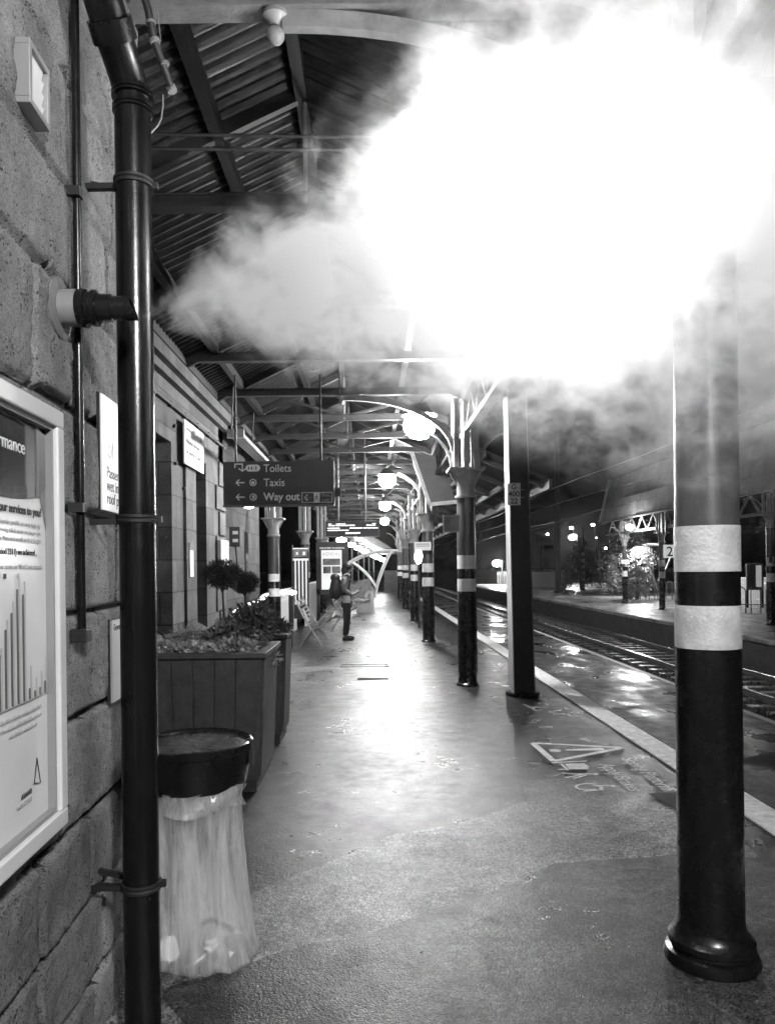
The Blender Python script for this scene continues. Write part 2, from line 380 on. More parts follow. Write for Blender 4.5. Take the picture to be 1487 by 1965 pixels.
# track
tag(MB().bb(EDGE + .02, OPP - .02, -12, 160, -1.3, TRZ).build('track_ballast', M['ballast']), kind='structure')
def stones():
    V = []; Fc = []
    rng = np.random.default_rng(3)
    N = 16000
    yy = 9 + (rng.random(N) ** 1.5) * 50; xx = rng.uniform(EDGE + 1.2, OPP - .05, N); ss = rng.uniform(.02, .05, N)
    for i in range(N):
        c = (xx[i], yy[i], TRZ + .01); s = ss[i]; k = len(V)
        q = rng.uniform(.6, 1.2, (5, 3)) * s
        V += [(c[0] - q[0, 0], c[1] - q[0, 1], c[2]), (c[0] + q[1, 0], c[1] - q[1, 1], c[2]), (c[0] + q[2, 0], c[1] + q[2, 1], c[2]), (c[0] - q[3, 0], c[1] + q[3, 1], c[2]), (c[0], c[1], c[2] + q[4, 2])]
        Fc += [(k, k + 1, k + 4), (k + 1, k + 2, k + 4), (k + 2, k + 3, k + 4), (k + 3, k, k + 4)]
    o = mesh_np('ballast_stones', V, Fc, M['ballast_stone']); tag(o, 'dark wet ballast stones lying between and beside the rails', 'ballast', kind='stuff')
M['ballast_stone'] = mat('wet ballast stone', .03, .35, var=.7, vscale=8)
stones()
tr = empty('railway_track', (7.8, 12, TRZ), label='wet railway track with shiny rails on sleepers below the platforms', cat='railway track')
for dx in (-.66, .66):
    b = MB(); b.bb(dx - .035, dx + .035, -24, 110, .14, .165); rl = b.build('rail', M['rail'], tr, bevel=.008)
    b = MB(); b.bb(dx - .009, dx + .009, -24, 110, .04, .14); b.bb(dx - .065, dx + .065, -24, 110, .02, .035); b.build('rail_web', M['rail_side'], rl)
b = MB()
for k in range(-30, 120):
    if not 0 <= k < 100: b.box((0, k * .68, -.01), (2.3, .24, .09))
o = b.build('sleepers', M['sleeper'], tr); o['kind'] = 'stuff'
s0 = MB().box((0, 0, -.01), (2.3, .24, .09)).build('sleeper', M['sleeper'], tr, bevel=.01)
for k in range(1, 100):
    q = s0.copy(); COL.objects.link(q); q.parent = tr; q.location = (0, k * .68, 0)
# opposite platform
b = MB(); b.bb(OPP + .5, 40, -12, 76, -1.25, OPZ); tag(b.build('opposite_platform_surface', M['platform_far']), kind='structure')
b = MB(); b.bb(OPP, OPP + .5, -12, 76, OPZ - .12, OPZ + .004); tag(b.build('opposite_platform_edge', M['platform_far'], bevel=.02), kind='structure')
b = MB(); b.bb(OPP + .12, OPP + .5, -12, 76, -1.25, OPZ - .12); tag(b.build('opposite_platform_wall', M['dark_wall']), kind='structure')

# ================================================================== NEAR STONE WALL (angled frame: u along wall, n out of wall)
WO = Vector((-.90, 2.2, 0)); WA = math.atan(.043)
NW = empty('station_wall', (-.90, 2.2, 0), WA, 'rough rock faced stone wall with deep joints at the left edge', 'stone wall')
def wl(u, n, z):  # world point from wall frame; u measured as world-ish Y
    return WO + Vector((math.cos(WA) * n - math.sin(WA) * (u - 2.2), math.sin(WA) * n + math.cos(WA) * (u - 2.2), z))
CZ = [0, .22, .49, .77, 1.10, 1.42, 1.735, 2.045, 2.40, 2.71, 3.05, 3.42, 3.8, 4.2, 4.7]
def near_wall():
    rng = random.Random(4)
    joints = []
    for i in range(len(CZ) - 1):
        j = [1.0]; x = 1.0 + rng.uniform(.2, .5)
        while x < 3.1:
            j.append(x); x += rng.uniform(.34, .6)
        # quoin edge behind the conduit
        if i >= 5: j = [q for q in j if abs(q - 2.31) > .13] + [2.31]
        j.append(3.2); joints.append(sorted(j))
    us = np.concatenate([np.arange(1.3, 1.7, .02), np.arange(1.7, 2.9, .0075), np.arange(2.9, 3.151, .02)]); zs = np.arange(0, 4.66, .0115)
    V = []; E = []; nu = len(us)
    for z in zs:
        ci = max(i for i in range(len(CZ) - 1) if CZ[i] <= z + 1e-9); z0, z1 = CZ[ci], CZ[ci + 1]; js = joints[ci]
        for u in us:
            wob = .008 * mnoise.noise(Vector((u * 5, z * 5, 3)))
            bi = max(i for i in range(len(js) - 1) if js[i] <= u + 1e-9); u0, u1 = js[bi], js[bi + 1]
            d = min(z - z0 + wob, z1 - z + wob, u - u0 + wob * .7, u1 - u + wob * .7)
            e = max(0, min(1, (d - .005) / .012)); e = e * e * (3 - 2 * e)
            h = .022 * e + .007 * (mnoise.noise(Vector((u * 4 + ci * 7, z * 4 + bi * 3, 0)))) + .006 * e * mnoise.noise(Vector((u * 17, z * 17, 5))) + .0042 * e * mnoise.noise(Vector((u * 55, z * 42, 9)))
            h += .004 * math.sin(ci * 12.3 + bi * 5.1) * e
            V.append((h - .022 - .012 * (1 - e), u - 2.2, z)); E.append(e)
    Fc = []
    for a in range(len(zs) - 1):
        o = a * nu
        for k in range(nu - 1): Fc.append((o + k, o + k + 1, o + nu + k + 1, o + nu + k))
    so = mesh_np('stone_face', V, Fc, M['stone'], NW, smooth=True); so.data.materials.append(M['mortar'])
    for i, f in enumerate(Fc):
        if max(E[f[0]], E[f[2]]) < .5: so.data.polygons[i].material_index = 1
    b = MB(); b.bb(-.5, -.03, -8, .95, 0, 4.66); b.bb(-.03, -.005, -8, -.91, 0, 4.66); b.build('wall_core', M['ashlar'], NW)
near_wall()
# poster in its frame
PO = empty('poster_case', (-.90, 2.2, 0), WA, 'white framed glazed poster with bar chart on the stone wall', 'poster')
PO.scale = (1, .93, .93); PO.location = wl(2.2 - .139, 0, .112)
u0, u1, z0, z1 = -.84, .02, .80, 2.015
b = MB(); fw = .05
for (a0, a1, c0, c1) in ((u0, u1, z1 - fw, z1), (u0, u1, z0, z0 + fw), (u0, u0 + fw, z0 + fw, z1 - fw), (u1 - fw, u1, z0 + fw, z1 - fw)): b.bb(.012, .055, a0, a1, c0, c1)
b.build('frame', M['frame'], PO, bevel=.005)
b = MB(); iw = .012
for (a0, a1, c0, c1) in ((u0 + fw, u1 - fw, z1 - fw - iw, z1 - fw), (u0 + fw, u1 - fw, z0 + fw, z0 + fw + iw), (u0 + fw, u0 + fw + iw, z0 + fw + iw, z1 - fw - iw), (u1 - fw - iw, u1 - fw, z0 + fw + iw, z1 - fw - iw)): b.bb(.012, .042, a0, a1, c0, c1)
b.build('inner_rim', M['frame_side'], PO)
MB().bb(.010, .022, u0 + fw, u1 - fw, z0 + fw, z1 - fw).build('poster_sheet', M['poster_white'], PO)
ru = (0, 1, 0); up = (0, 0, 1)
uL, uR, zT = u0 + fw + iw, u1 - fw - iw, z1 - fw - iw
pts = [(.0245, uL, zT), (.0245, uR, zT), (.0245, uR, 1.785)]
for k in range(1, 17):
    u = uR + (uL - uR) * k / 16; t = (u - (-.34)) / .42; pts.append((.0245, u, 1.735 + .055 * min(1.0, t * t)))
MB().poly(pts).build('dark_header', M['poster_dark'], PO)
MB().poly([(.0240, uR, 1.795), (.0240, uR, 1.66), (.0240, uR - .035, 1.74), (.0240, uR - .05, 1.775)]).build('grey_swoosh', M['poster_mid'], PO)
X = .0255
text('title', 'Our performance', .054, (X, -.185, 1.86), ru, up, M['ink_pale'], PO, align='RIGHT')
text('question', 'How are we doing with our services to you?', .0325, (X, -.078, 1.700), ru, up, M['ink'], PO, bold=.0006, align='RIGHT')
for i, s in enumerate(('We care about giving you the best service possible, so every single day', 'we track the quality of our running, which means we can give you', 'the figures below. Then next month we do it all again')):
    text('small_print', s, .017, (X, -.085, 1.668 - i * .021), ru, up, M['ink_grey'], PO, align='RIGHT')
text('month', 'In May 2023 (period 2311) we achieved...', .023, (X, -.11, 1.590), ru, up, M['ink'], PO, align='RIGHT')
text('chart_note', 'Trains on time across our West Coast network', .018, (X, -.078, 1.553), ru, up, M['ink_grey'], PO, align='RIGHT')
b = MB(); b.bb(X, X + .001, -.325, -.31, 1.528, 1.541); b.build('chart_key', M['ink'], PO)
b = MB(); b.bb(X, X + .001, -.245, -.232, 1.528, 1.541); b.build('chart_key', M['ink_grey'], PO)
bd, bl = MB(), MB()
hs = [.055, .10, .14, .20, .24, .30, .285, .03, .018, .022, .035]
for i, h in enumerate(hs):
    u = -.43 + i * .036; bd.bb(X, X + .001, u, u + .010, 1.20, 1.20 + h); bl.bb(X, X + .001, u + .012, u + .020, 1.20, 1.20 + h * (1.12 if i < 7 else 3))
bd.build('chart_bars', M['poster_mid'], PO); bl.build('chart_bars', M['ink_grey'], PO)
MB().bb(X, X + .001, -.6, -.085, 1.197, 1.199).build('chart_axis', M['ink_grey'], PO)
for i, s in enumerate(('This shows the share of trains arriving at their final', 'station within five minutes of the timetable, counted', 'over the four weeks shown')):
    text('small_print', s, .016, (X, -.095 - .03 * (i == 2), 1.165 - i * .022), ru, up, M['ink_grey'], PO, align='RIGHT')
b = MB()
tri = [(X, -.128, 1.03), (X, -.105, .955), (X, -.148, .965)]
for i in range(3): b.bar(tri[i], tri[(i + 1) % 3], .002)
b.build('triangle_logo', M['ink'], PO)
text('operator_name', 'AVANTI', .019, (X, -.165, .945), ru, up, M['ink'], PO, align='RIGHT')
text('operator_name', 'WEST COAST', .016, (X, -.165, .925), ru, up, M['ink_grey'], PO, align='RIGHT')
# louvred vent
VN = empty('wall_vent', (-.90, 2.2, 0), WA, 'small white louvred vent high on the stone wall', 'vent')
a0, a1, c0, c1 = -.295, -.16, 2.735, 2.90
b = MB(); w_ = .016
for q in ((a0, a1, c1 - w_, c1), (a0, a1, c0, c0 + w_), (a0, a0 + w_, c0 + w_, c1 - w_), (a1 - w_, a1, c0 + w_, c1 - w_)): b.bb(-.03, .042, *q)
b.build('frame', M['frame_side'], VN, bevel=.002)
b = MB()
for k in range(4):
    z = c0 + w_ + .018 + k * .034; b.box((.026, (a0 + a1) / 2, z), (.003, a1 - a0 - 2 * w_ - .002, .036), Matrix.Rotation(R(14), 3, 'Y'))
b.build('louvres', M['frame'], VN)
# flue
FL = empty('boiler_flue', wl(2.2, 0, 2.315), WA, 'black boiler flue with white collar sticking out of the stone wall', 'flue')
MB().lathe([(.088, -.01), (.088, .008), (.07, .012), (.06, .012)], seg=32, axis='x').build('wall_plate', M['iron_light'], FL, smooth=True)
MB().lathe([(.053, .0), (.053, .058), (.05, .06)], seg=32, axis='x').build('white_collar', M['frame_side'], FL, smooth=True)
MB().lathe([(.050, .055), (.054, .062), (.054, .082), (.047, .084), (.047, .098), (.052, .10), (.052, .112), (.046, .114)], seg=32, axis='x').build('black_collar', M['gloss_black'], FL, smooth=True)
b = MB(); b.lathe([(.040, .11), (.040, .155), (.036, .157), (.034, .157), (.034, .215), (.030, .216), (.030, .12)], seg=32, axis='x', cap=False)
for v in b.b.verts:
    if v.co.x > .2: v.co.x += (-v.co.z) * .35 + .0
b.build('nozzle', M['gloss_black'], FL, smooth=True)
# conduit
CD = empty('conduit_pipe', (-.90, 2.2, 0), WA, 'thin vertical conduit pipe clipped to the stone wall', 'conduit')
MB().tube([(.028, .085, 1.36), (.028, .085, 3.24), (.028, .07, 3.5), (.028, .07, 4.3)], .0125, 12).build('pipe', M['pipe'], CD, smooth=True)
for z in (1.74, 2.69):
    b = MB(); b.bb(-.0, .044, .058, .075, z - .014, z + .014); b.lathe([(.017, z - .013), (.017, z + .013)], (.028, .085, 0), 14); b.build('clip', M['black'], CD, smooth=True)
MB().bb(0, .05, .06, .11, 1.335, 1.375).build('end_box', M['iron'], CD, bevel=.003)
# signs beyond the conduit
SG = empty('wall_notice', (-.90, 2.2, 0), WA, 'tall white notice on the stone wall half hidden behind the downpipe', 'notice')
MB().bb(.012, .018, .335, .75, 1.755, 2.145).build('panel', M['sign_white'], SG)
MB().bb(.002, .012, .330, .755, 1.75, 2.15).build('backing', M['iron'], SG)
text('lettering', 'of', .10, (.0185, .39, 1.94), ru, up, M['ink_grey'], SG)
for i, s in enumerate(('Passengers', 'wet in the', 'roof platform')): text('lettering', s, .055, (.0185, .38, 1.87 - i * .045), ru, up, M['ink'], SG)
SG = empty('wall_notice', (-.90, 2.2, 0), WA, 'lower white notice on the stone wall behind the downpipe', 'notice')
MB().bb(.012, .018, .42, .75, 1.09, 1.375).build('panel', M['sign_white'], SG)
MB().bb(.002, .012, .415, .755, 1.075, 1.38).build('backing', M['iron'], SG)
text('lettering', 'General', .03, (.0185, .44, 1.34), ru, up, M['ink'], SG)
# cast iron downpipe
DP = empty('downpipe', (-.755, 2.45, 0), 0, 'thick black cast iron downpipe standing clear of the stone wall', 'downpipe')
pts = [(0, 0, 0), (0, 0, 1.5), (0, 0, 3.08)]
for k in range(1, 6):
    t = k / 5; pts.append((0.0 - .02 * t, -.12 * t * t, 3.08 + .12 * t))
pts += [(-.045, -.30, 3.38), (-.07, -.46, 3.6), (-.09, -.62, 3.9)]
MB().tube(pts, .0575, 36).build('pipe', M['pipe'], DP, smooth=True)
for z, r in ((3.085, .066), (3.04, .064)):
    MB().lathe([(.057, z - .012), (r, z - .009), (r, z - .002), (.0585, z), (r, z + .003), (r, z + .009), (.057, z + .012)], (0, 0, 0), 36).build('joint_ring', M['pipe'], DP, smooth=True)
b = MB(); d = Vector((-.025, -.18, .18)).normalized(); c = Vector((-.02, -.13, 3.21)); b.tube([c - d * .03, c + d * .03], .068, 36); b.build('joint_collar', M['gloss_black'], DP, smooth=True)
for z in (.53, 1.715, 2.80):
    b = MB(); b.lathe([(.058, z - .014), (.0635, z - .012), (.0635, z - .004), (.060, z), (.0635, z + .004), (.0635, z + .012), (.058, z + .014)], (0, 0, 0), 36); br = b.build('clamp', M['black'], DP, smooth=True)
    b = MB(); b.bb(-.165, -.05, -.012, .012, z - .016, z + .002); b.bar((-.165, .05, z + .03), (-.03, .045, z + .0), .016); b.box((.066, .012, z), (.02, .018, .02)); b.build('bracket_arm', M['black'], br)
# corner return and shoe stone
# small segmented pipes above right of the downpipe
SP = empty('service_pipe', (0, 0, 0), 0, 'thin jointed service pipe slanting down beside the top of the downpipe', 'pipe')
pp = [P(262, -60, 2.75), P(285, 20, 2.78), P(297, 80, 2.8), P(313, 125, 2.85), P(330, 172, 2.9)]
MB().tube(pp, .0145, 12).build('pipe', M['iron'], SP, smooth=True)
for a, bq in ((P(289, 42, 2.79), P(290, 47, 2.79)), (P(297, 76, 2.8), P(299, 84, 2.8)), (P(315, 122, 2.85), P(317, 126, 2.85)), (P(327, 165, 2.9), P(332, 176, 2.9))):
    MB().tube([a, bq], .0185, 12).build('joint', M['iron_light'], SP, smooth=True)
tag(MB().tube([P(302, 18, 2.85), P(306, 50, 2.85), P(309, 80, 2.85)], .002, 6).build('loose_cable', M['iron_light']), 'short straight cable beside the slanting service pipe', 'cable')
CB = MB().tube([P(313, 182, 2.9), P(313, 205, 2.9), P(310, 228, 2.9), P(303, 242, 2.9), P(288, 258, 2.88)], .003, 6).build('loose_cable', M['iron_light'])
tag(CB, 'thin loose cable looping beside the downpipe top', 'cable')

# ================================================================== STATION BUILDING (recessed)
SBX = -2.0
SB = empty('station_building', (SBX, 3.15, 0), 0, 'recessed stone station building with tall windows beyond the planters', 'building')
def relbb(b, y0, y1, z0, z1, x0=-.4, x1=0.0): b.bb(x0, x1, y0 - 3.15, y1 - 3.15, z0, z1)
wins = [(3.9, 5.0), (5.65, 7.62), (8.62, 9.22)]
b = MB(); ys = [3.15] + [q for w_ in wins for q in w_] + [10.3]
for i in range(0, len(ys), 2): relbb(b, ys[i], ys[i + 1], 0, 2.84)
relbb(b, 3.15, 10.3, 2.84, 4.1)
for i, (a, c) in enumerate(wins): relbb(b, a, c, 0, .82)
b.bb(-.4, 0, 7.15, 7.15 + 0.001, 0, 0.001)
b.build('wall', M['ashlar'], SB)
for (a, c) in wins:
    wd = MB(); fr = .06
    for q in ((a, a + fr, .9, 2.84), (c - fr, c, .9, 2.84), (a + fr, c - fr, 2.78, 2.84), (a + fr, c - fr, .9, .96)): relbb(wd, *q, x0=-.27, x1=-.20)
    if c - a > 1: relbb(wd, a + (c - a) * .62, a + (c - a) * .62 + .07, .96, 2.78, x0=-.27, x1=-.14)
    wf = wd.build('window', M['white'] if False else M['iron_light'], SB)
    MB().bb(-.26, -.12, a - 3.15 + fr, c - 3.15 - fr, 2.1, 2.17).build('transom', M['iron_light'], wf)
    MB().bb(-.245, -.24, a - 3.15 + fr, c - 3.15 - fr, .96, 2.78).build('pane', M['glass'], wf)
    sl = MB(); sl.poly([(0.04, a - 3.15, .82), (.04, c - 3.15, .82), (-.24, c - 3.15, .98), (-.24, a - 3.15, .98)], -.08); sl.build('sill', M['ashlar'], SB)
# pale pier strip + quoins
b = MB(); relbb(b, 8.1, 8.56, 0, 2.84, 0, .03); b.build('pilaster', M['ashlar'], SB)
b = MB()
for k in range(9):
    relbb(b, 9.75 if k % 2 else 9.95, 10.315, .02 + k * .33, .33 + k * .33, 0, .025)
b.build('quoins', M['ashlar'], SB, bevel=.008)
b = MB(); relbb(b, 3.15, 10.3, 3.42, 3.5, 0, .07); relbb(b, 3.15, 10.3, 3.5, 3.62, 0, .14); b.build('cornice', M['ashlar_dark'], SB)
b = MB(); b.tube([(.03, 0, 3.2), (.03, 7.15, 3.2)], .018, 8)
for k in range(12): b.bb(.0, .04, .3 + k * .58, .33 + k * .58, 3.17, 3.23)
b.build('cable_run', M['black'], SB)
b = MB()
for (y, z) in ((7.7, 3.0), (7.72, 2.62), (8.05, 2.4), (8.2, 2.05), (8.25, 1.8), (8.35, 1.0)): b.bb(.0, .03, y - 3.15, y - 3.12, z, z + .03)
b.build('fixings', M['black'], SB)
MB().bb(-.5, 0.92, -.02, .02, 0, 4.4).build('return_wall', M['ashlar'], SB)
WS = empty('information_board', (SBX + .05, 7.9, 0), 0, 'white welcome board on the building between two windows', 'sign')
MB().bb(0, .02, 0, .9, 2.66, 3.13).build('panel', M['sign_white'], WS, bevel=.004)
text('lettering', 'Welcome to the home of', .066, (.0215, .06, 2.89), ru, up, M['ink'], WS, bold=.001)
text('lettering', 'the University of Cumbria', .066, (.0215, .06, 2.78), ru, up, M['ink'], WS, bold=.001)
text('lettering', 'Oxenholme', .045, (.0215, .06, 3.03), ru, up, M['ink_grey'], WS)
MB().bb(.0205, .022, .05, .86, 2.975, 2.98).bb(.0205, .022, .70, .80, 3.0, 3.08).build('crest', M['ink_grey'], WS)
NT = empty('paper_notice', (SBX + .033, 8.2, 0), 0, 'narrow printed notice on the pale stone pier', 'notice')
MB().bb(0, .008, 0, .16, 1.47, 1.84).build('sheet', M['sign_white'], NT); MB().bb(.0085, .01, .0, .16, 1.76, 1.84).build('heading', M['ink'], NT)
b = MB()
for k in range(9): b.bb(.0085, .0095, .03, .13, 1.5 + k * .027, 1.508 + k * .027)
b.build('text_lines', M['ink_grey'], NT)
NB = empty('notice_case', (SBX + .03, 9.72, 0), 0, 'white framed notice case near the building corner', 'notice board')
b = MB(); b.bb(0, .05, 0, .5, 1.38, 1.93); b.build('case', M['frame'], NB, bevel=.01)
MB().bb(.051, .053, .07, .43, 1.45, 1.86).build('sheet', M['poster_white'], NB)
MB().bb(.0535, .0545, .12, .38, 1.62, 1.80).bb(.0535, .0545, .12, .38, 1.5, 1.58).build('print', M['ink_grey'], NB)
# second, darker building range
B2 = empty('rear_building', (-2.55, 10.3, 0), 0, 'darker stone building range behind the corner and left columns', 'building')
MB().bb(-.4, 0, 0, 7.0, -.2, 4.1).build('wall', M['ashlar_dark'], B2)
MB().bb(-.4, .55, -.3, 0.0, 0, 4.1).build('end_wall', M['ashlar'], B2)
b = MB()
for (y, z0_, z1_) in ((5.0, 1.1, 2.3), (3.2, .6, .85)): b.bb(.003, .02, y, y + .3, z0_, z1_)
b.build('window', M['glass'], B2)
BX = empty('control_box', tuple(P(452, 1030, 11.6)), 0, 'small black control box with two dials on the rear building', 'control box')
MB().box((0, 0, 0), (.16, .12, .30)).build('housing', M['black'], BX, bevel=.008)
for dz in (.06, -.06): MB().box((.01, -.062, dz), (.08, .006, .05)).build('dial', M['ink_grey'], BX)
MB().tube([(0, 0, -.15), (.02, 0, -.35), (0.01, 0, -.7)], .012, 8).build('cable', M['black'], BX)

# ================================================================== CANOPY
RID = (-.40, 4.58); LFT = (-2.15, 3.76); SL = math.tan(R(25)); RGT = (3.05, RID[1] - 3.45 * SL)
CN = empty('platform_canopy', (0, 0, 0), 0, 'dark corrugated platform roof on iron trusses over the near platform', 'canopy')
def corrugated(x0, z0, x1, z1, y0, y1, pitch=.11, amp=.02):
    ys = np.arange(y0, y1, pitch / 8); V = []; d = Vector((x1 - x0, 0, z1 - z0)).normalized(); nr = Vector((-d.z, 0, d.x)); n = 6
    for y in ys:
        h = amp * math.tanh(2.2 * math.sin(2 * math.pi * y / pitch)) 
        for k in range(n):
            t = k / (n - 1); V.append((x0 + (x1 - x0) * t + nr.x * h, y, z0 + (z1 - z0) * t + nr.z * h))
    Fc = []
    for i in range(len(ys) - 1):
        for k in range(n - 1): a = i * n + k; Fc.append((a, a + 1, a + n + 1, a + n))
    return V, Fc
YR0, YR1 = -8, 37
YW = 12.6; NXR = 1.5
for (x0, z0_, x1, z1_, ya, yb) in ((LFT[0], LFT[1], RID[0], RID[1], YR0, YR1), (RID[0], RID[1], NXR, RID[1] - (NXR - RID[0]) * SL, YR0, YW), (RID[0], RID[1], RGT[0], RGT[1], YW, YR1)):
    V, Fc = corrugated(x0, z0_, x1, z1_, ya, yb); mesh_np('roof_sheet', V, Fc, M['sheet'], CN)
def zr(x): return RID[1] - (abs(x - RID[0]) * SL)
for x in (-1.65, -.92, -.40, .45, 1.9, 2.6):
    MB().bb(x - .035, x + .035, YR0 if x < 1.5 else YW, YR1, zr(x) - .13, zr(x) - .03).build('purlin', M['iron'], CN)
for x, z in ((-2.02, 3.85), (1.25, 3.78)):
    b = MB(); b.bb(x - .06, x + .06, YR0, YR1, z - .1, z + .05); b.build('plate_beam', M['iron'], CN)
b = MB(); b.bb(1.22, 1.28, YR0, YR1, 3.28, 3.34)
y = YR0
while y < YR1 - .6:
    b.bar((1.25, y, 3.33), (1.25, y + .42, 3.69), .035); b.bar((1.25, y + .84, 3.33), (1.25, y + .42, 3.69), .035); y += .84
b.build('lattice_girder', M['iron'], CN)
MB().bb(2.98, 3.04, YW, YR1, RGT[1] - .14, RGT[1] + .02).build('eaves_gutter', M['iron'], CN); MB().bb(NXR - .02, NXR + .05, YR0, YW, zr(NXR) - .14, zr(NXR) + .02).build('eaves_gutter', M['iron'], CN)
b = MB(); y = YR0
TZ = 3.80
tr_ys = [-3.6, -1.9, -.3, 1.4, 3.05, 4.71, 6.5, 8.18, 9.83, 11.5, 13.1, 14.7, 16.4, 18.1, 19.8, 21.5, 23.2, 25, 27, 29, 31, 33, 35]
for i, y in enumerate(tr_ys):
    b = MB(); b.bb(-2.05, 1.25, y - .05, y + .05, TZ - .01, TZ); b.bb(-2.05, 1.25, y - .006, y + .006, TZ - .0, TZ + .075); b.bb(-2.05, 1.25, y - .02, y + .02, TZ + .075, TZ + .09)
    near = y < 12
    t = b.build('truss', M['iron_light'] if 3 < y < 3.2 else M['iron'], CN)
    b = MB(); b.bar((-2.1, y, zr(-2.1) - .07), (RID[0], y, RID[1] - .07), .05, .09); xe = 3.0 if y > YW else NXR; b.bar((RID[0], y, RID[1] - .07), (xe, y, zr(xe) - .07), .05, .09); b.build('rafter', M['iron'], t)
    MB().tube([(-.38, y, TZ), (-.38, y, RID[1] - .1)], .014, 8).build('king_rod', M['iron_light'], t)
    b = MB(); b.bar((-.38, y, TZ + .05), (-1.2, y, zr(-1.2) - .1), .04); b.bar((-.38, y, TZ + .05), (.5, y, zr(.5) - .1), .04)
    if i % 4 == 0: b.bar((1.3, y, 3.3), (2.9, y, 3.02), .04); b.bar((1.3, y, 3.3), (2.2, y, zr(2.2) - .12), .04)
    if y > 11: b.build('strut', M['iron'], t)
    else: b.b.free()
for y in (3.9,):
    b = MB(); b.tube([(-2.0, y, 3.82), (1.25, y, 3.74)], .009, 6); b.tube([(-2.0, y, 3.74), (1.25, y, 3.68)], .009, 6); b.build('tie_wire', M['iron'], CN)
for y in (3.05, 9.83, 16.4, 23.2, 30):
    b = MB(); b.lathe([(.02, TZ), (.05, TZ - .01), (.055, TZ - .03), (.03, TZ - .05), (.022, TZ - .065)], (-.36, y, 0), 16); t = b.build('boss', M['capital'], CN, smooth=True)
    MB().sphere((-.36, y, TZ - .098), .036, 3).build('ball_finial', M['arch'], t, smooth=True)
    pts = []
    for k in range(15):
        a = k / 14; pts.append((-.33 + 1.42 * math.sin(a * math.pi / 2), y, TZ - .04 - .72 * (1 - math.cos(a * math.pi / 2))))
    b = MB()
    for p, q in zip(pts, pts[1:]): b.bar(p, q, .07, .045, up=(0, 1, 0))
    b.build('arch_brace', M['arch'], CN)
# canopy end board seen between the columns
EB = empty('canopy_end_board', (0, 14.2, 0), 0, 'dark sloping board with pale trim hanging beyond the second column', 'canopy board')
q = [P(790, 868, 14.2), P(842, 876, 14.2), P(876, 963, 14.2), P(824, 968, 14.2)]
q = [Vector((v.x, 0, v.z)) for v in q]
MB().poly(q, .04, (0, 1, 0)).build('board', M['iron'], EB)
MB().bar(q[0], q[3], .05, .07).bar(q[3], q[2], .05, .07).build('trim', M['capital'], EB)

# ------------------------------------------------------------------ columns
def column(loc, label, group, band=(1.695, 1.52, 1.39, 1.225), cap_z=2.74, top=3.7, ovals=True, base=True, r=.118, pale=1.0, brackets=True):
    t = empty('banded_column', loc, 0, label, 'column', group)
    b0, b1, b2, b3 = band
    if base: MB().lathe([(.172, 0), (.176, .02), (.168, .05), (.150, .058), (.148, .07), (.160, .078), (.158, .10), (.140, .115), (.136, .122), (.128, .135), (r + .006, .15), (r + .004, .17)] if loc[1] < 5 else [(.152, 0), (.152, .02), (.138, .035), (.128, .04), (r + .004, .06), (r + .004, .17)], seg=48).build('base', M['gloss_black'], t, smooth=True)
    MB().lathe([(r + .004, .16 if base else 0), (r + .002, b3)], seg=48).build('lower_shaft', M['gloss_black'], t, smooth=True)
    MB().lathe([(r + .003, b3), (r + .003, b2)], seg=48).build('white_band', M['band_dim'] if loc[1] < 5 else M['band'], t, smooth=True)
    MB().lathe([(r + .001, b2), (r, b1)], seg=48).build('middle_shaft', M['gloss_black'], t, smooth=True)
    MB().lathe([(r + .0025, b1), (r + .0025, b0)], seg=48).build('white_band', M['band_dim'] if loc[1] < 5 else M['band'], t, smooth=True)
    MB().lathe([(r, b0), (r - .004, cap_z - .36)], seg=48).build('upper_shaft', M['column_paint'], t, smooth=True)
    MB().tube([(r + .008, .03, .16), (r + .006, .03, cap_z - .3)], .009, 8).build('cable_conduit', M['gloss_black'], t, smooth=True)
    b = MB(); b.lathe([(r - .004, cap_z - .38), (r + .022, cap_z - .375), (r + .022, cap_z - .345), (r - .002, cap_z - .34), (r - .002, cap_z - .2), (r + .02, cap_z - .12), (r + .055, cap_z - .05), (r + .07, cap_z - .03)], seg=32)
    cp = b.build('capital', M['capital'], t, smooth=True)
    MB().box((0, 0, cap_z - .012), (.46, .46, .032)).build('abacus', M['capital'], cp, bevel=.006)
    b = MB()
    for sx, sy in ((-1, 0), (1, 0), (0, -1), (0, 1)):
        b.bar((sx * (r - .005), sy * (r - .005), cap_z - .2), (sx * .2, sy * .2, cap_z - .03), .03)
    b.build('capital_fin', M['capital'], cp)
    if top > cap_z:
        b = MB()
        for sx in (-1, 1):
            for sy in (-1, 1): b.bb(sx * .125 - .035, sx * .125 + .035, sy * .125 - .02, sy * .125 + .02, cap_z, top)
        b.bb(-.035, .035, -.13, .13, cap_z, top); b.build('upper_frame', M['capital'], t)
        if brackets:
            for sx in (-1, 1):
                pts = [(sx * (.18 + .42 * (1 - math.cos(a * math.pi / 20))), 0, cap_z + .48 * math.sin(a * math.pi / 20)) for a in range(11)]
                MB().tube(pts, .018, 8).build('curved_bracket', M['capital'], t, smooth=True)
                ring = [(sx * .30 + .11 * math.cos(k * math.pi / 9), 0, cap_z + .62 + .11 * math.sin(k * math.pi / 9)) for k in range(18)]
    return t
GC = 'banded iron columns along the near platform'
column((1.31, 2.95, 0), 'large black column with two white bands in the right foreground', GC, cap_z=3.3, top=3.75)
column((1.245, 9.88, 0), 'second banded column, lit pale capital, beside the steel mast', GC, top=3.72, cap_z=2.82)
column((1.18, 15.7, 0), 'third banded column with a manhole cover at its foot', GC, band=(1.62, 1.44, 1.33, 1.15), cap_z=2.66)
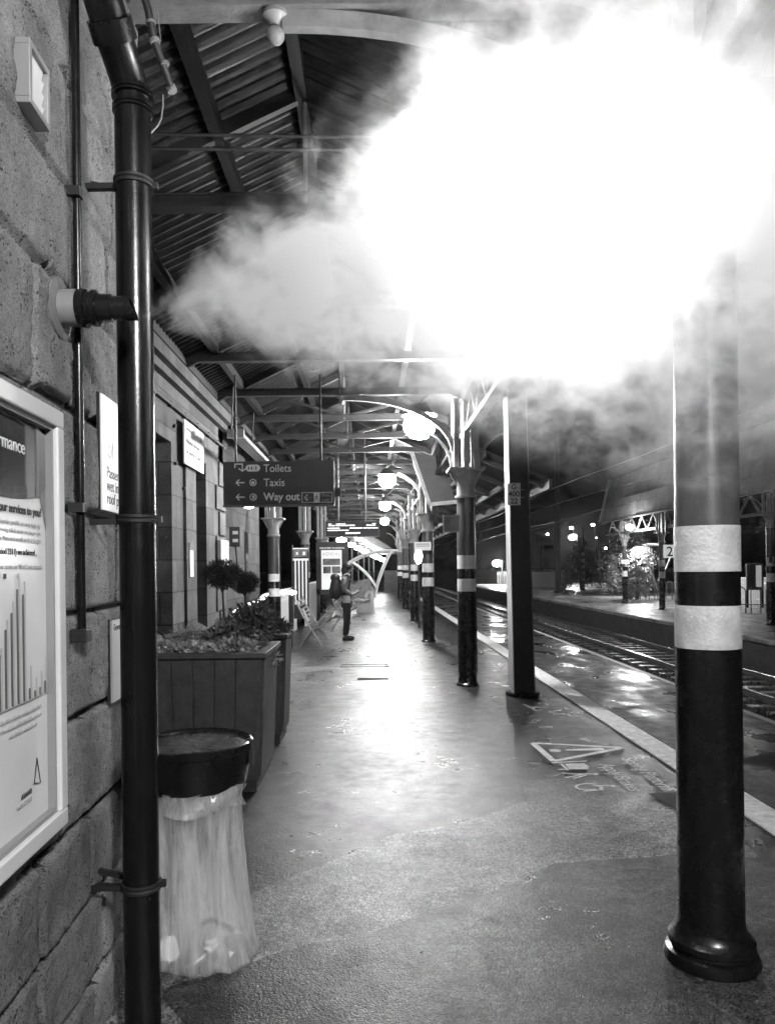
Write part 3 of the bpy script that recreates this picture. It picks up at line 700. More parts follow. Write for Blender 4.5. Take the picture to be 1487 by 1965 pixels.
column((1.25, 21.8, 0), 'fourth banded column, partly hidden behind the third', GC, band=(1.62, 1.44, 1.33, 1.15), cap_z=2.62)
column((1.28, 28.2, 0), 'fifth banded column, farther back than the fourth', GC, band=(1.62, 1.44, 1.33, 1.15), cap_z=2.62)
column((1.32, 34.5, 0), 'sixth and farthest banded column of the right-hand row', GC, band=(1.62, 1.44, 1.33, 1.15), cap_z=2.62)
GL = 'banded columns along the left side'
column((-2.03, 15.8, 0), 'left-hand banded column rising behind the planters', GL, band=(1.44, 1.28, 1.135, .97), cap_z=2.60, top=3.78, brackets=False)
column((-1.86, 21.4, 0), 'left-hand banded column behind the pale-barred gate', GL, band=(1.44, 1.28, 1.135, .97), cap_z=2.6, top=3.78, brackets=False)
column((-1.70, 26.4, 0), 'left-hand banded column behind the lit welcome poster', GL, band=(1.44, 1.28, 1.135, .97), cap_z=2.6, top=3.78, brackets=False)
# small box sign on column two
BS = empty('box_sign', tuple(P(866, 1005, 9.7)), 0, 'pale blank box sign fixed to the left of the second column', 'sign')
MB().box((0, 0, 0), (.20, .05, .19)).build('panel', M['iron_light'], BS, bevel=.004)
MB().box((0, -.03, .1), (.22, .02, .02)).box((0, -.03, -.1), (.22, .02, .02)).box((-.10, -.03, 0), (.02, .02, .18)).build('frame', M['capital'], BS)
# ------------------------------------------------------------------ steel mast
MS = empty('steel_mast', (1.80, 9.1, 0), 0, 'tall square steel mast with brightly lit edge and number plate', 'mast')
lean = -.014
b = MB(); H = 3.65; wx, wy = .10, .14
vs = [(-wx - .02, -wy), (wx + .02, -wy), (wx + .02, wy), (-wx - .02, wy)]
b.poly([(x, y_, 0) for x, y_ in vs]); b.b.clear()
bm0 = [b.b.verts.new((x, y_, 0)) for x, y_ in vs]; bm1 = [b.b.verts.new((x * .88 + lean * H, y_, H)) for x, y_ in vs]
b.b.faces.new(bm0[::-1]); b.b.faces.new(bm1)
for i in range(4): b.b.faces.new((bm0[i], bm0[(i + 1) % 4], bm1[(i + 1) % 4], bm1[i]))
b.build('shaft', M['iron'], MS, bevel=.004)
MB().bar((-.124, 0, 0), (-.124 * .88 + lean * H, 0, H), .012, .29, up=(0, 1, 0)).build('lit_flange', M['galv'], MS)
MB().bar((.124, -.135, 0), (.124 * .88 + lean * H, -.135, H), .012, .02, up=(0, 1, 0)).build('edge_strip', M['iron_light'], MS)
b = MB()
for k in range(14):
    a = k * .45; b.box((math.cos(a) * .17, math.sin(a) * .15 - .02, .02), (.06, .05, .04), Matrix.Rotation(a, 3, 'Z'))
b.build('concrete_collar', M['asphalt_mid'], MS)
pc = P(990, 946, 8.80); NP = empty('number_plate', (pc.x, 8.94, pc.z), 0, 'white plate reading G 400 22 on the steel mast', 'sign')
MB().box((0, 0, 0), (.155, .008, .262)).build('plate', M['sign_white'], NP)
for s, dz in (('G', .055), ('400', -.027), ('22', -.112)): text('lettering', s, .088, (0, -.006, dz), (1, 0, 0), up, M['ink'], NP, bold=.0015, align='CENTER')
MB().box((0, 0, .05), (.24, .006, .008)).box((0, 0, -.04), (.24, .006, .008)).build('strap', M['steel'], NP)

# ================================================================== LAMPS
def lamp(loc, label, r=.16, m='lamp', arm=True, shade=.25, group='globe lamps under the canopy', armv=(.36, .0, .62)):
    t = empty('globe_lamp', tuple(loc), 0, label, 'lamp', group)
    MB().sphere((0, 0, 0), r, 2, (1, 1, .92)).build('globe', M[m], t, smooth=True)
    MB().lathe([(.03, r * .60), (r * .8, r * .59), (r * (.8 + 1.05 * shade), r * (.60 - .30 * shade)), (r * (.83 + 1.05 * shade), r * (.64 - .30 * shade)), (r * .8, r * .80), (r * .5, r + .05), (.03, r + .07)], seg=28).build('shade', M['shade'], t, smooth=True)
    if arm: MB().tube([(.0, 0, r + .05), (armv[0] * .15, 0, r + .12), (armv[0], armv[1], armv[2])], .02, 10).build('arm', M['capital'], t, smooth=True)
    return t
lamp((.56, 2.82, 2.94), 'nearest globe lamp, glaring through the steam cloud', m='lamp_near', shade=.2, armv=(.40, 0, .8))
lamp(P(805, 815, 10.1), 'big glaring globe lamp left of the second column', r=.22)  # globes in this row enlarged to stand in for lamp glare
lamp(P(743, 921, 16.4), 'second glowing globe lamp, below and left of the big one', r=.19)
lamp(P(739, 970, 23.2), 'third glowing globe lamp in the receding line', r=.18)
lamp(P(738, 1000, 31), 'fourth and smallest glowing globe lamp, above the arched shelter', r=.18)
lamp((1.05, -1.2, 3.45), 'globe lamp behind the viewer', r=.16, m='lamp_back', shade=.9)
# arched steel pole by last lamps
tag(MB().tube([P(739, 1006, 33), P(752, 1010, 33), P(763, 1022, 33), P(768, 1040, 33), P(769, 1060, 33)], .03, 8).build('curved_lamp_arm', M['steel']), 'thin curved steel arm beside the farthest globe lamps', 'lamp arm')
# ================================================================== SIGNS
TS = empty('wayfinding_sign', tuple(P(535, 927, 8.0)), 0, 'dark hanging sign reading Toilets, Taxis and Way out', 'sign')
W, Hh = 1.16, .455
MB().box((0, 0, 0), (W, .07, Hh)).build('panel', M['sign_grey'], TS, bevel=.004)
MB().box((0, 0, -Hh / 2 - .012), (W + .01, .08, .02)).box((W / 2 + .004, 0, 0), (.012, .08, Hh)).build('trim', M['iron_light'], TS)
yf = -.0365
for s, dz, bo in (('Toilets', .115, 0), ('Taxis', -.035, 0), ('Way out', -.185, .0022)):
    text('lettering', s, .115, (-.155, yf, dz), (1, 0, 0), up, M['sign_white'], TS, bold=bo + .0006, stretch=.92)
b = MB()
def arr(b, x, z, s=.045):
    b.bb(x - s, x + s, yf - .002, yf, z - .006, z + .006); b.bar((x - s, yf - .001, z), (x - s * .2, yf - .001, z + s * .75), .011, .002, up=(0, 1, 0)); b.bar((x - s, yf - .001, z), (x - s * .2, yf - .001, z - s * .75), .011, .002, up=(0, 1, 0))
arr(b, -.40, .005); arr(b, -.40, -.148)
b.bb(-.46, -.37, yf - .002, yf, .195, .206); b.bb(-.46, -.449, yf - .002, yf, .16, .20); b.bb(-.381, -.37, yf - .002, yf, .13, .20); b.bar((-.376, yf - .001, .125), (-.415, yf - .001, .155), .011, .002, up=(0, 1, 0)); b.bar((-.376, yf - .001, .125), (-.337, yf - .001, .155), .011, .002, up=(0, 1, 0))
b.build('arrow', M['sign_white'], TS)
def disc(x, z, rx, rz, m, name, y_): 
    MB().poly([(x + rx * math.cos(k * math.pi / 14), y_, z + rz * math.sin(k * math.pi / 14)) for k in range(28)], .0015, (0, -1, 0)).build(name, m, TS)
for z in (.005, -.148): disc(-.265, z, .038, .038, M['sign_white'], 'symbol', yf); disc(-.265, z, .028, .028, M['sign_grey'], 'symbol', yf - .002)
b = MB(); b.bb(-.283, -.247, yf - .0055, yf - .0035, -.010, .008); b.bb(-.277, -.253, yf - .0055, yf - .0035, .008, .018); b.bb(-.281, -.270, yf - .0055, yf - .0035, -.016, -.01); b.bb(-.26, -.249, yf - .0055, yf - .0035, -.016, -.01); b.build('taxi_symbol', M['sign_white'], TS)
b = MB(); b.bb(-.27, -.25, yf - .0055, yf - .0035, -.166, -.13); b.bb(-.28, -.265, yf - .0055, yf - .0035, -.151, -.144); b.build('exit_symbol', M['sign_white'], TS)
b = MB(); pts = []
for k in range(12): a = math.pi / 2 + k * math.pi / 11; pts.append((-.305 + .036 * math.cos(a), yf, .157 + .036 * math.sin(a)))
for k in range(12): a = -math.pi / 2 + k * math.pi / 11; pts.append((-.225 + .036 * math.cos(a), yf, .157 + .036 * math.sin(a)))
b.poly(pts, .0015, (0, -1, 0)); b.build('toilet_symbol', M['sign_white'], TS)
b = MB()
for x in (-.31, -.278): b.bb(x - .007, x + .007, yf - .004, yf - .002, .14, .168); b.poly([(x + .005 * math.cos(k), yf - .004, .176 + .005 * math.sin(k)) for k in range(6)])
b.bb(-.268 + .012, -.254, yf - .004, yf - .002, .13, .185)
b.tube([(-.225 + .014 * math.cos(k * .5 + 1), yf - .003, .15 + .014 * math.sin(k * .5 + 1)) for k in range(10)], .003, 5); b.bb(-.236, -.228, yf - .004, yf - .002, .15, .18)
b.build('toilet_figures', M['ink'], TS)
b = MB(); x0, x1, zz0, zz1 = .245, .565, -.215, -.105
for q in ((x0, x1, zz1 - .006, zz1), (x0, x1, zz0, zz0 + .006), (x0, x0 + .006, zz0, zz1), (x1 - .006, x1, zz0, zz1)): b.bb(q[0], q[1], yf - .002, yf, q[2], q[3])
arr(b, .315, -.16, .042); b.bb(.275, .357, yf - .002, yf, -.165, -.155); b.bb(.372, .435, yf - .002, yf, -.208, -.112)
b.build('fire_exit_panel', M['sign_white'], TS)
b = MB(); X0 = .403; Z0 = -.16
for a, c in (((0, .015), (-.004, -.005)), ((-.004, -.005), (-.018, -.02)), ((-.018, -.02), (-.016, -.038)), ((-.004, -.005), (.012, -.015)), ((.012, -.015), (.022, -.034)), ((0, .012), (.018, .002)), ((0, .012), (-.018, .006))):
    b.bar((X0 + a[0], yf - .003, Z0 + a[1]), (X0 + c[0], yf - .003, Z0 + c[1]), .007, .002, up=(0, 1, 0))
b.box((X0 + .004, yf - .003, Z0 + .028), (.012, .002, .012)); b.build('running_figure', M['ink'], TS)
text('lettering', 'Fire', .052, (.455, yf, -.152), (1, 0, 0), up, M['ink_grey'], TS); text('lettering', 'exit', .052, (.455, yf, -.203), (1, 0, 0), up, M['ink_grey'], TS)
b = MB()
for x in (-.45, .45): b.tube([(x, 0, Hh / 2), (x, 0, 1.15)], .012, 8)
b.build('hanger_rod', M['iron'], TS)
MB().box((W / 2 + .03, .06, -.10), (.09, .03, .09)).build('end_bracket', M['iron'], TS)
# fluorescent tray fitting
ft = empty('light_fitting', tuple(P(441, 838, 8.6)), 0, 'long perforated fluorescent light fitting hanging under the wall beam', 'light fitting')
b = MB(); a0 = Vector((0, 0, 0)); 
b.bb(0, .15, 0, 2.2, 0, .05); b.build('tray', M['iron_light'], ft, bevel=.004)
b = MB()
for k in range(30):
    for j in range(3): b.bb(.02 + j * .042, .045 + j * .042, .06 + k * .07, .095 + k * .07, -.003, .0)
b.build('louvre_holes', M['iron'], ft)
MB().bb(-.02, .17, -.05, 0, -.02, .08).build('end_cap', M['capital'], ft)
MB().tube([(0, .1, .05), (0.03, .1, .6)], .008, 6).tube([(0, 1.6, .05), (0.03, 1.6, .6)], .008, 6).build('hanger', M['iron'], ft)
# bulkhead lamps under sign
for i, (px, py, Y, lab, rr) in enumerate(((452, 968, 11.0, 'small glowing wall lamp at the building corner below the hanging sign', .035), (478, 971, 10.6, 'brighter glowing wall lamp just right of the corner lamp', .05))):
    t = empty('wall_lamp', tuple(P(px, py, Y)), 0, lab, 'lamp'); MB().sphere((0, 0, 0), rr, 2, (1.7, 1, .7)).build('bulb', M['lamp_small'], t, smooth=True)
    MB().tube([(-.05, .02, .02), (-.3, .1, .12)], .012, 6).build('arm', M['iron_light'], t)
# departure board
DB = empty('departure_board', tuple(P(676, 1015, 16)), 0, 'hanging electronic departure board with glowing rows', 'departure board')
MB().box((0, 0, 0), (1.12, .14, .32)).build('housing', M['black'], DB, bevel=.008)
MB().box((0, -.075, -.165), (1.15, .03, .016)).box((0, -.075, .165), (1.15, .02, .008)).box((.57, -.075, 0), (.012, .03, .33)).box((-.57, -.075, 0), (.012, .03, .33)).build('frame', M['iron_light'], DB)
rng = random.Random(5); b = MB()
rows = [(.105, .018, [(-.5, -.44), (-.34, -.14), (.42, .5)]), (.072, .028, [(-.5, -.38), (-.34, .06), (.30, .49)]), (.015, .028, [(-.52, -.28), (-.05, .22), (.24, .53)]), (-.03, .026, [(-.52, -.08)]), (-.09, .042, [(-.14, .16)])]
for z, h, segs in rows:
    for (a, c) in segs:
        x = a
        while x < c:
            w_ = h * rng.uniform(.35, .6); b.bb(x, x + w_, -.0735, -.071, z - h / 2 * rng.uniform(.6, 1), z + h / 2 * rng.uniform(.6, 1)); x += w_ + h * .16
b.build('lit_rows', M['lit_board'], DB)
MB().tube([(-.29, 0, .16), (-.29, 0, 2.0)], .02, 8).tube([(.28, 0, .16), (.28, 0, 2.0)], .02, 8).build('hanger_rod', M['iron_light'], DB)
# platform lit notice on the far column + floodlight
for (px, py, Y, w_, h_, lab) in ((811, 1048, 15.3, .34, .17, 'white notice plate on the third column above the low lamp'),):
    t = empty('column_notice', tuple(P(px, py, Y)), 0, lab, 'sign'); MB().box((0, 0, 0), (w_, .012, h_)).build('plate', M['sign_white'], t)
    MB().box((0, -.008, .04), (w_ * .8, .003, .025)).box((0, -.008, -.0), (w_ * .8, .003, .02)).build('print', M['ink_grey'], t)
lm = empty('low_lamp', tuple(P(803, 1068, 19)), 0, 'bright low lamp on a post behind the third column', 'lamp')
MB().sphere((0, 0, 0), .12, 2, (.8, .8, 1.6)).build('globe', M['lamp_small'], lm, smooth=True); MB().tube([(0, 0, -.15), (0, 0, -1.8)], .025, 8).build('post', M['iron'], lm)
# welcome poster
WP = empty('welcome_poster', (P(638, 1092, 20).x, 20, 0), 0, 'lit poster panel reading WELCOME TO KENDAL on two dark posts', 'poster')
zc = P(638, 1092, 20).z
MB().box((0, 0, zc + .02), (.86, .06, 1.40)).build('panel', M['black'], WP, bevel=.01)
MB().box((-.02, -.036, zc - .02), (.54, .01, 1.04)).build('poster_sheet', M['lit_poster'], WP)
text('lettering', 'WELCOME TO KENDAL', .062, (0, -.035, zc + .535), (1, 0, 0), up, M['sign_white'], WP, align='CENTER', bold=.001)
text('lettering', 'KENDAL', .12, (-.02, -.043, zc + .36), (1, 0, 0), up, M['ink_grey'], WP, align='CENTER')
b = MB(); b.box((-.02, -.043, zc + .19), (.46, .004, .17)); b.box((-.14, -.043, zc - .02), (.2, .004, .18)); b.box((.10, -.043, zc - .02), (.22, .004, .18)); b.build('pictures', mat('printed photo', .12, .5, var=.95, vscale=11), WP)
MB().box((.38, .0, .5), (.09, .06, 1.0)).box((-.38, .0, .5), (.09, .06, 1.0)).build('post', M['black'], WP)
# pale-barred gate
GT = empty('barred_gate', (P(578, 1110, 18).x, 18, 0), 0, 'tall dark gate with four pale vertical bars and lit box on top', 'gate')
zt = P(578, 1062, 18).z; zb = P(578, 1160, 18).z
MB().box((0, .03, (zt + .0) / 2 + .2), (.36, .05, zt - .3)).build('panel', M['black'], GT)
b = MB()
for k in range(4): b.bb(-.15 + k * .085, -.115 + k * .085, -.02, .0, zb, zt - .17)
b.bb(-.19, .18, -.02, 0, zt - .17, zt - .12); b.bb(-.19, .18, -.02, 0, zt - .07 + .17, zt + .13); b.build('bars', M['white'], GT)
MB().bb(-.17, -.02, -.02, 0, zt - .08, zt + .08).bb(.0, .15, -.02, 0, zt - .08, zt + .08).build('light_box', M['iron_light'], GT)
MB().bb(-.11, -.07, -.024, -.02, zt - .03, zt + .03).bb(.05, .10, -.024, -.02, zt - .04, zt + .04).build('lit_symbol', M['lit_poster'], GT)
MB().bb(-.22, -.19, -.03, .06, 0, zt + .2).build('post', M['black'], GT)
# white picket fences
def picket(name, p0, p1, h, label, m='white', n=None, grp=None, rails=True):
    p0, p1 = Vector(p0), Vector(p1); t = empty(name, tuple(p0), 0, label, 'fence', grp); d = p1 - p0; n = n or int(d.length / .13)
    b = MB()
    for k in range(n):
        q = d * (k / max(1, n - 1)); hh = h + (d.z * 0); b.bb(q.x - .035, q.x + .035, q.y - .012, q.y + .012, q.z, q.z + hh)
    b.build('pickets', M[m], t)
    b = MB()
    for z in (h * .2, h * .8, h): b.bar(Vector((0, .02, z)), d + Vector((0, .02, z)), .05, .03)
    b.build('fence_rails', M[m], t)
    return t
picket('picket_fence', (-1.95, 15.9, 0), (-1.93, 19.2, 0), 1.08, 'white picket fence beside the left banded column', n=22)
picket('picket_fence', (-1.75, 20.2, 0), (-1.72, 24.5, 0), 1.12, 'white picket fence between the barred gate and the welcome poster', n=26)
# lamp on fence
lp = empty('fence_lamp', (P(556, 1137, 14.8).x, 14.8, 0), 0, 'low glowing twin lamp on a black post by the picket fence', 'lamp'); zz = P(556, 1137, 14.8).z
MB().sphere((-.12, 0, zz), .05, 2, (1.5, 1, .8)).sphere((.06, 0, zz), .05, 2, (1.5, 1, .8)).build('bulb', M['lamp_small'], lp, smooth=True); MB().bb(-.02, .05, -.03, .03, 0, zz - .05).build('post', M['black'], lp)
# strip lights on the rear wall
for i, (px, py, Y) in enumerate(((457, 1171, 12.2), (480, 1159, 13.6), (500, 1152, 14.6), (508, 1143, 15.3))):
    c = P(px, py, Y); t = empty('strip_light', (c.x, c.y, c.z), 0, ('lowest glowing strip light just behind the topiary stems', 'second glowing strip light up the slope behind the topiary', 'third glowing strip light, smallest of the slope', 'topmost glowing strip light beside the left banded column')[i], 'light')
    MB().tube([(-.085, 0, -.04), (-.03, 0, -.013), (.03, 0, .013), (.085, 0, .04)], [.015, .032, .032, .015], 10).build('tube', M['lamp_tube'], t, smooth=True); MB().bar((-.12, .05, -.055), (.11, .05, .055), .03, .08).build('bracket', M['iron'], t)
# handrail cross behind plants
tag(MB().tube([P(498, 1195, 13), P(497, 1160 + 12, 13)], .03, 8).build('white_post', M['white']), 'short white post standing among the planter leaves', 'post')

# ================================================================== PLANTERS
def leaves(name, centers, n, size, m, parent, seed, flat=.3, narrow=.35):
    rg = np.random.default_rng(seed); V = []; Fc = []
    for (c, r) in centers:
        k = int(n); c = np.array(c); r = np.array(r)
        d = rg.normal(size=(k, 3)); d /= np.linalg.norm(d, axis=1)[:, None]; rad = rg.random(k) ** .45
        pos = c + d * r * rad[:, None]
        for i in range(k):
            a = rg.normal(size=3) + d[i] * 1.2; a /= np.linalg.norm(a); b_ = np.cross(a, rg.normal(size=3)); b_ /= np.linalg.norm(b_) + 1e-9
            s = size * rg.uniform(.6, 1.3); nn = np.cross(a, b_); q = len(V); p = pos[i]
            V += [tuple(p), tuple(p + a * s * .5 + b_ * s * narrow * .5 + nn * s * .08), tuple(p + a * s), tuple(p + a * s * .5 - b_ * s * narrow * .5 + nn * s * .08)]
            Fc.append((q, q + 1, q + 2, q + 3))
    return mesh_np(name, V, Fc, m, parent)
def planter(loc, x0, x1, dy, h, label, grp):
    t = empty('planter_box', loc, 0, label, 'planter', grp); cx = (x0 + x1) / 2; w_ = x1 - x0
    def ring(b, zt_, zb_, ins, thick):
        pass
    V = []; t_ = .90; nb = 7
    b = MB(); b.box((cx, dy / 2, h * .54 ), (w_, dy, h * .90), taper=.93); b.build('body', M['wood'], t)
    b = MB()
    for k in range(nb):
        xa = x0 + .03 + (w_ - .06) * k / nb; xb = x0 + .03 + (w_ - .06) * (k + 1) / nb - .008
        def sx(x, f): return cx + (x - cx) * f
        zt_, zb_ = h * .97, h * .11; yo = -.012
        b.poly([(sx(xa, 1), yo, zt_), (sx(xb, 1), yo, zt_), (sx(xb, .935), yo + dy * .0325, zb_), (sx(xa, .935), yo + dy * .0325, zb_)], .018, (0, 1, 0))
    b.build('front_boards', M['wood'], t, bevel=.003)
    b = MB(); ns = 6
    for k in range(ns):
        ya = .03 + (dy - .06) * k / ns; yb = .03 + (dy - .06) * (k + 1) / ns - .008; cy = dy / 2
        def sy(y_, f): return cy + (y_ - cy) * f
        xo = x1 + .012
        b.poly([(xo, ya, h * .97), (xo, yb, h * .97), (xo - w_ * .0325, sy(yb, .935), h * .11), (xo - w_ * .0325, sy(ya, .935), h * .11)], .018, (-1, 0, 0))
    b.build('side_boards', M['wood'], t, bevel=.003)
    b = MB()
    b.bb(x0 - .02, x1 + .03, -.03, .05, h - .02, h + .018); b.bb(x0 - .02, x1 + .03, dy - .05, dy + .03, h - .02, h + .018); b.bb(x1 - .05, x1 + .03, .05, dy - .05, h - .02, h + .018); b.bb(x0 - .02, x0 + .05, .05, dy - .05, h - .02, h + .018)
    b.build('top_rim', M['wood'], t, bevel=.006)
    MB().box((cx, dy / 2, h * .06), (w_ * .90, dy * .9, h * .11)).build('plinth', M['black'], t)
    MB().bb(x0 + .05, x1 - .05, .05, dy - .05, h - .08, h - .03).build('soil', M['soil'], t)
    return t
GP = 'stained timber planters by the building'
planter((0, 5.2, 0), -1.85, -.755, .80, .955, 'large dark timber planter full of plants behind the refuse bag', GP)
planter((0, 6.62, 0), -1.8, -.765, .55, .955, 'farther timber planter partly hidden behind the first', GP)
def shrub(loc, specs, label, size, n, m, seed, narrow=.35):
    t = empty('leafy_plant', loc, 0, label, 'plant', 'plants growing in the timber planters')
    leaves('foliage', specs, n, size, m, t, seed, narrow=narrow)
    b = MB(); rg = random.Random(seed)
    for k in range(9):
        c, r = rg.choice(specs); b.tube([(c[0] * .6, c[1] * .6, -.02), (c[0] + rg.uniform(-1, 1) * r[0] * .6, c[1] + rg.uniform(-1, 1) * r[1] * .6, c[2] + r[2] * .5)], .004, 5)
    so = b.build('stems', M['bark'], t); so['kind'] = 'stuff'
    return t
z_ = .95
shrub((-1.31, 5.40, z_), [((-.22, 0, .03), (.18, .13, .06)), ((.05, -.02, .02), (.2, .12, .06)), ((.32, 0, .03), (.18, .12, .07))], 'low pale-leaved bedding along the front of the near planter', .035, 900, M['leaf_pale'], 11, .6)
shrub((-1.04, 5.58, z_), [((0, 0, .09), (.20, .16, .11)), ((.12, .1, .05), (.12, .12, .09))], 'dense broad-leaved plant in the middle of the near planter', .045, 900, M['leaf'], 12, .5)
shrub((-.93, 5.80, z_), [((0, 0, .14), (.17, .17, .15)), ((-.12, .1, .12), (.16, .14, .12)), ((.05, .05, .22), (.10, .1, .1))], 'taller drooping-leaved plant at the right of the near planter', .065, 650, M['leaf'], 13, .28)
shrub((-1.36, 5.7, z_), [((0, 0, .08), (.2, .14, .09))], 'fine feathery pale plant behind the bedding', .05, 1500, M['leaf_pale'], 14, .08)
shrub((-1.06, 6.88, z_), [((0, 0, .14), (.2, .2, .16)), ((.18, 0, .04), (.12, .16, .08))], 'leafy plant spilling over the far planter', .06, 800, M['leaf'], 15, .35)
shrub((-.79, 5.75, z_ - .05), [((0.04, 0, -.03), (.05, .05, .07))], 'single trailing sprig over the near planter edge', .05, 45, M['leaf_pale'], 16, .4)
def topiary(loc, h, r, label, seed):
    t = empty('topiary_tree', loc, 0, label, 'topiary', 'lollipop topiary trees')
    MB().tube([(0, 0, 0), (.008, .0, h * .5), (0, 0, h - r * .6)], [.012, .009, .008], 8).tube([(0, 0, h - r), (.05, 0, h - .3 * r)], .005, 5).tube([(0, 0, h - r), (-.05, .03, h - .3 * r)], .005, 5).build('trunk', M['bark'], t)
    leaves('crown', [((0, 0, h), (r, r, r * .72))], 5200, .034, M['needle'], t, seed, narrow=.14)
    return t
c = P(427, 1102, 5.8); topiary((c.x, 5.8, z_), c.z - z_, .145, 'nearer round-headed topiary on a thin stem', 21)
c = P(470, 1118, 6.9); topiary((c.x, 6.9, z_), c.z - z_, .125, 'farther round-headed topiary behind the nearer one', 22)
for (px, py, Y, w_, lab) in ((385, 1210, 6.0, .17, 'black box standing among the plants of the near planter'), (338, 1238, 5.75, .10, 'smaller black box left of the other in the planter')):
    c = P(px, py, Y); t = empty('black_pot', (c.x, c.y, .9), 0, lab, 'plant pot'); b = MB(); b.box((0, 0, .07), (w_, w_ * .8, .14), taper=.86); b.build('pot', M['black'], t, bevel=.006)
    MB().box((0, 0, .142), (w_ * 1.06, w_ * .86, .012)).build('rim', M['black'], t, bevel=.004)

# ================================================================== BIN
BC = (-.69, 2.9)
RB = empty('bin_hoop', (BC[0], BC[1], 0), 0, 'round black lidded bin hoop fixed beside the stone wall', 'bin')
r_ = .213
MB().lathe([(r_ - .022, .735), (r_ - .014, .733), (r_, .80), (r_ + .006, .862), (r_ - .002, .866), (r_ - .012, .80), (r_ - .022, .74)], seg=64, cap=False).build('hoop', M['gloss_black'], RB, smooth=True)
MB().lathe([(r_ + .010, .862), (r_ + .014, .868), (r_ + .013, .893), (r_ + .006, .897), (r_ - .004, .892), (r_ - .012, .884), (.06, .879), (.001, .879)], seg=64, cap=False).build('lid', M['gloss_black'], RB, smooth=True)
MB().bb(-.26, -.19, -.05, .05, .76, .84).build('wall_bracket', M['black'], RB)
MB().box((r_ + .012, -.01, .85), (.018, .03, .10)).build('latch', M['black'], RB, bevel=.003)
def bag():
    nz, ns = 44, 120; V = []
    for i in range(nz):
        t = i / (nz - 1); z = .755 * (1 - t) + .085 * t
        for k in range(ns):
            a = 2 * math.pi * k / ns
            rr = r_ - .028 + .004 * t
            rr *= (1 - .10 * math.sin(math.pi * min(1, t * 1.1)) * (.5 + .5 * math.cos(a + 1)))
            fold = mnoise.noise(Vector((math.cos(a) * 3.2 + .35 * t, math.sin(a) * 3.2, t * .8 + 2))) * .030 + mnoise.noise(Vector((math.cos(a) * 9, math.sin(a) * 9 + t * .6, 5))) * .011
            rr += fold * min(1, t * 2.2)
            x = rr * math.cos(a); y = rr * math.sin(a)
            x += .045 * t * t * (1 if x > 0 else .5)
            if t > .9: 
                q = (t - .9) / .1; x *= 1 + .02 * q; z2 = z
            V.append((x, y, z + (.02 * mnoise.noise(Vector((x * 9, y * 9, 0))) if t > .95 else 0)))
    Fc = []
    for i in range(nz - 1):
        for k in range(ns): a = i * ns + k; b_ = i * ns + (k + 1) % ns; Fc.append((a, b_, b_ + ns, a + ns))
    c = len(V); V.append((0, 0, .06))
    for k in range(ns): Fc.append(((nz - 1) * ns + k, (nz - 1) * ns + (k + 1) % ns, c))
    # turned-over cuff
    o = mesh_np('refuse_bag', V, Fc, M['bag'], None, smooth=True); o.location = (BC[0], BC[1], 0)
    tag(o, 'clear plastic refuse bag hanging from the bin hoop to the floor', 'refuse bag')
    b = MB(); pts = []
    for k in range(9): a = -1.9 + k * .22; pts.append(((r_ - .012) * math.cos(a), (r_ - .012) * math.sin(a)))
    V = []; 
    for i in range(6):
        for k, (x, y) in enumerate(pts): s_ = 1 + .05 * math.sin(i * 1.1 + k) ; V.append((x * s_, y * s_, .745 - i * .016 - .01 * math.sin(k * .9)))
    Fc = [(i * 9 + k, i * 9 + k + 1, (i + 1) * 9 + k + 1, (i + 1) * 9 + k) for i in range(5) for k in range(8)]
    mesh_np('gathered_cuff', V, Fc, M['bag'], o, smooth=True)
bag()
def cup(loc, rot, label):
    t = empty('paper_cup', loc, 0, label, 'cup'); t.rotation_euler = rot
    MB().lathe([(.028, 0), (.029, .002), (.041, .11), (.043, .112)], seg=24).build('cup_body', M['cup'], t, smooth=True)
    MB().lathe([(.0435, .108), (.0445, .116), (.038, .122), (.036, .120), (.001, .119)], seg=24, cap=False).build('lid', M['cup_lid'], t, smooth=True)
cup((-.775, 2.875, .125), (R(72), 0, R(12)), 'grey paper cup with white lid facing out in the bag')
cup((-.715, 2.80, .21), (R(170), R(-28), 0), 'second grey paper cup lying upside down in the bag')
b = MB(); rg = random.Random(2)
for k in range(22):
    c = Vector((-.60 + rg.uniform(-.075, .10), 2.80 + rg.uniform(-.05, .05), .13 + rg.uniform(-.03, .05))); b.poly([c + Vector((rg.uniform(-.035, .035), rg.uniform(-.03, .03), rg.uniform(-.02, .03))) for _ in range(3)])
tag(b.build('crumpled_paper', M['paper']), 'crumpled white paper at the bottom of the refuse bag', 'paper')
b = MB(); b.tube([(-.60, 2.78, .105), (-.555, 2.78, .135), (-.545, 2.78, .16), (-.555, 2.78, .18)], .006, 8); b.tube([(-.66, 2.84, .21), (-.62, 2.84, .235), (-.56, 2.84, .21), (-.53, 2.84, .19)], .009, 8)
tag(b.build('black_wrapper', M['black']), 'thin black strap-like wrapper in the refuse bag', 'litter')

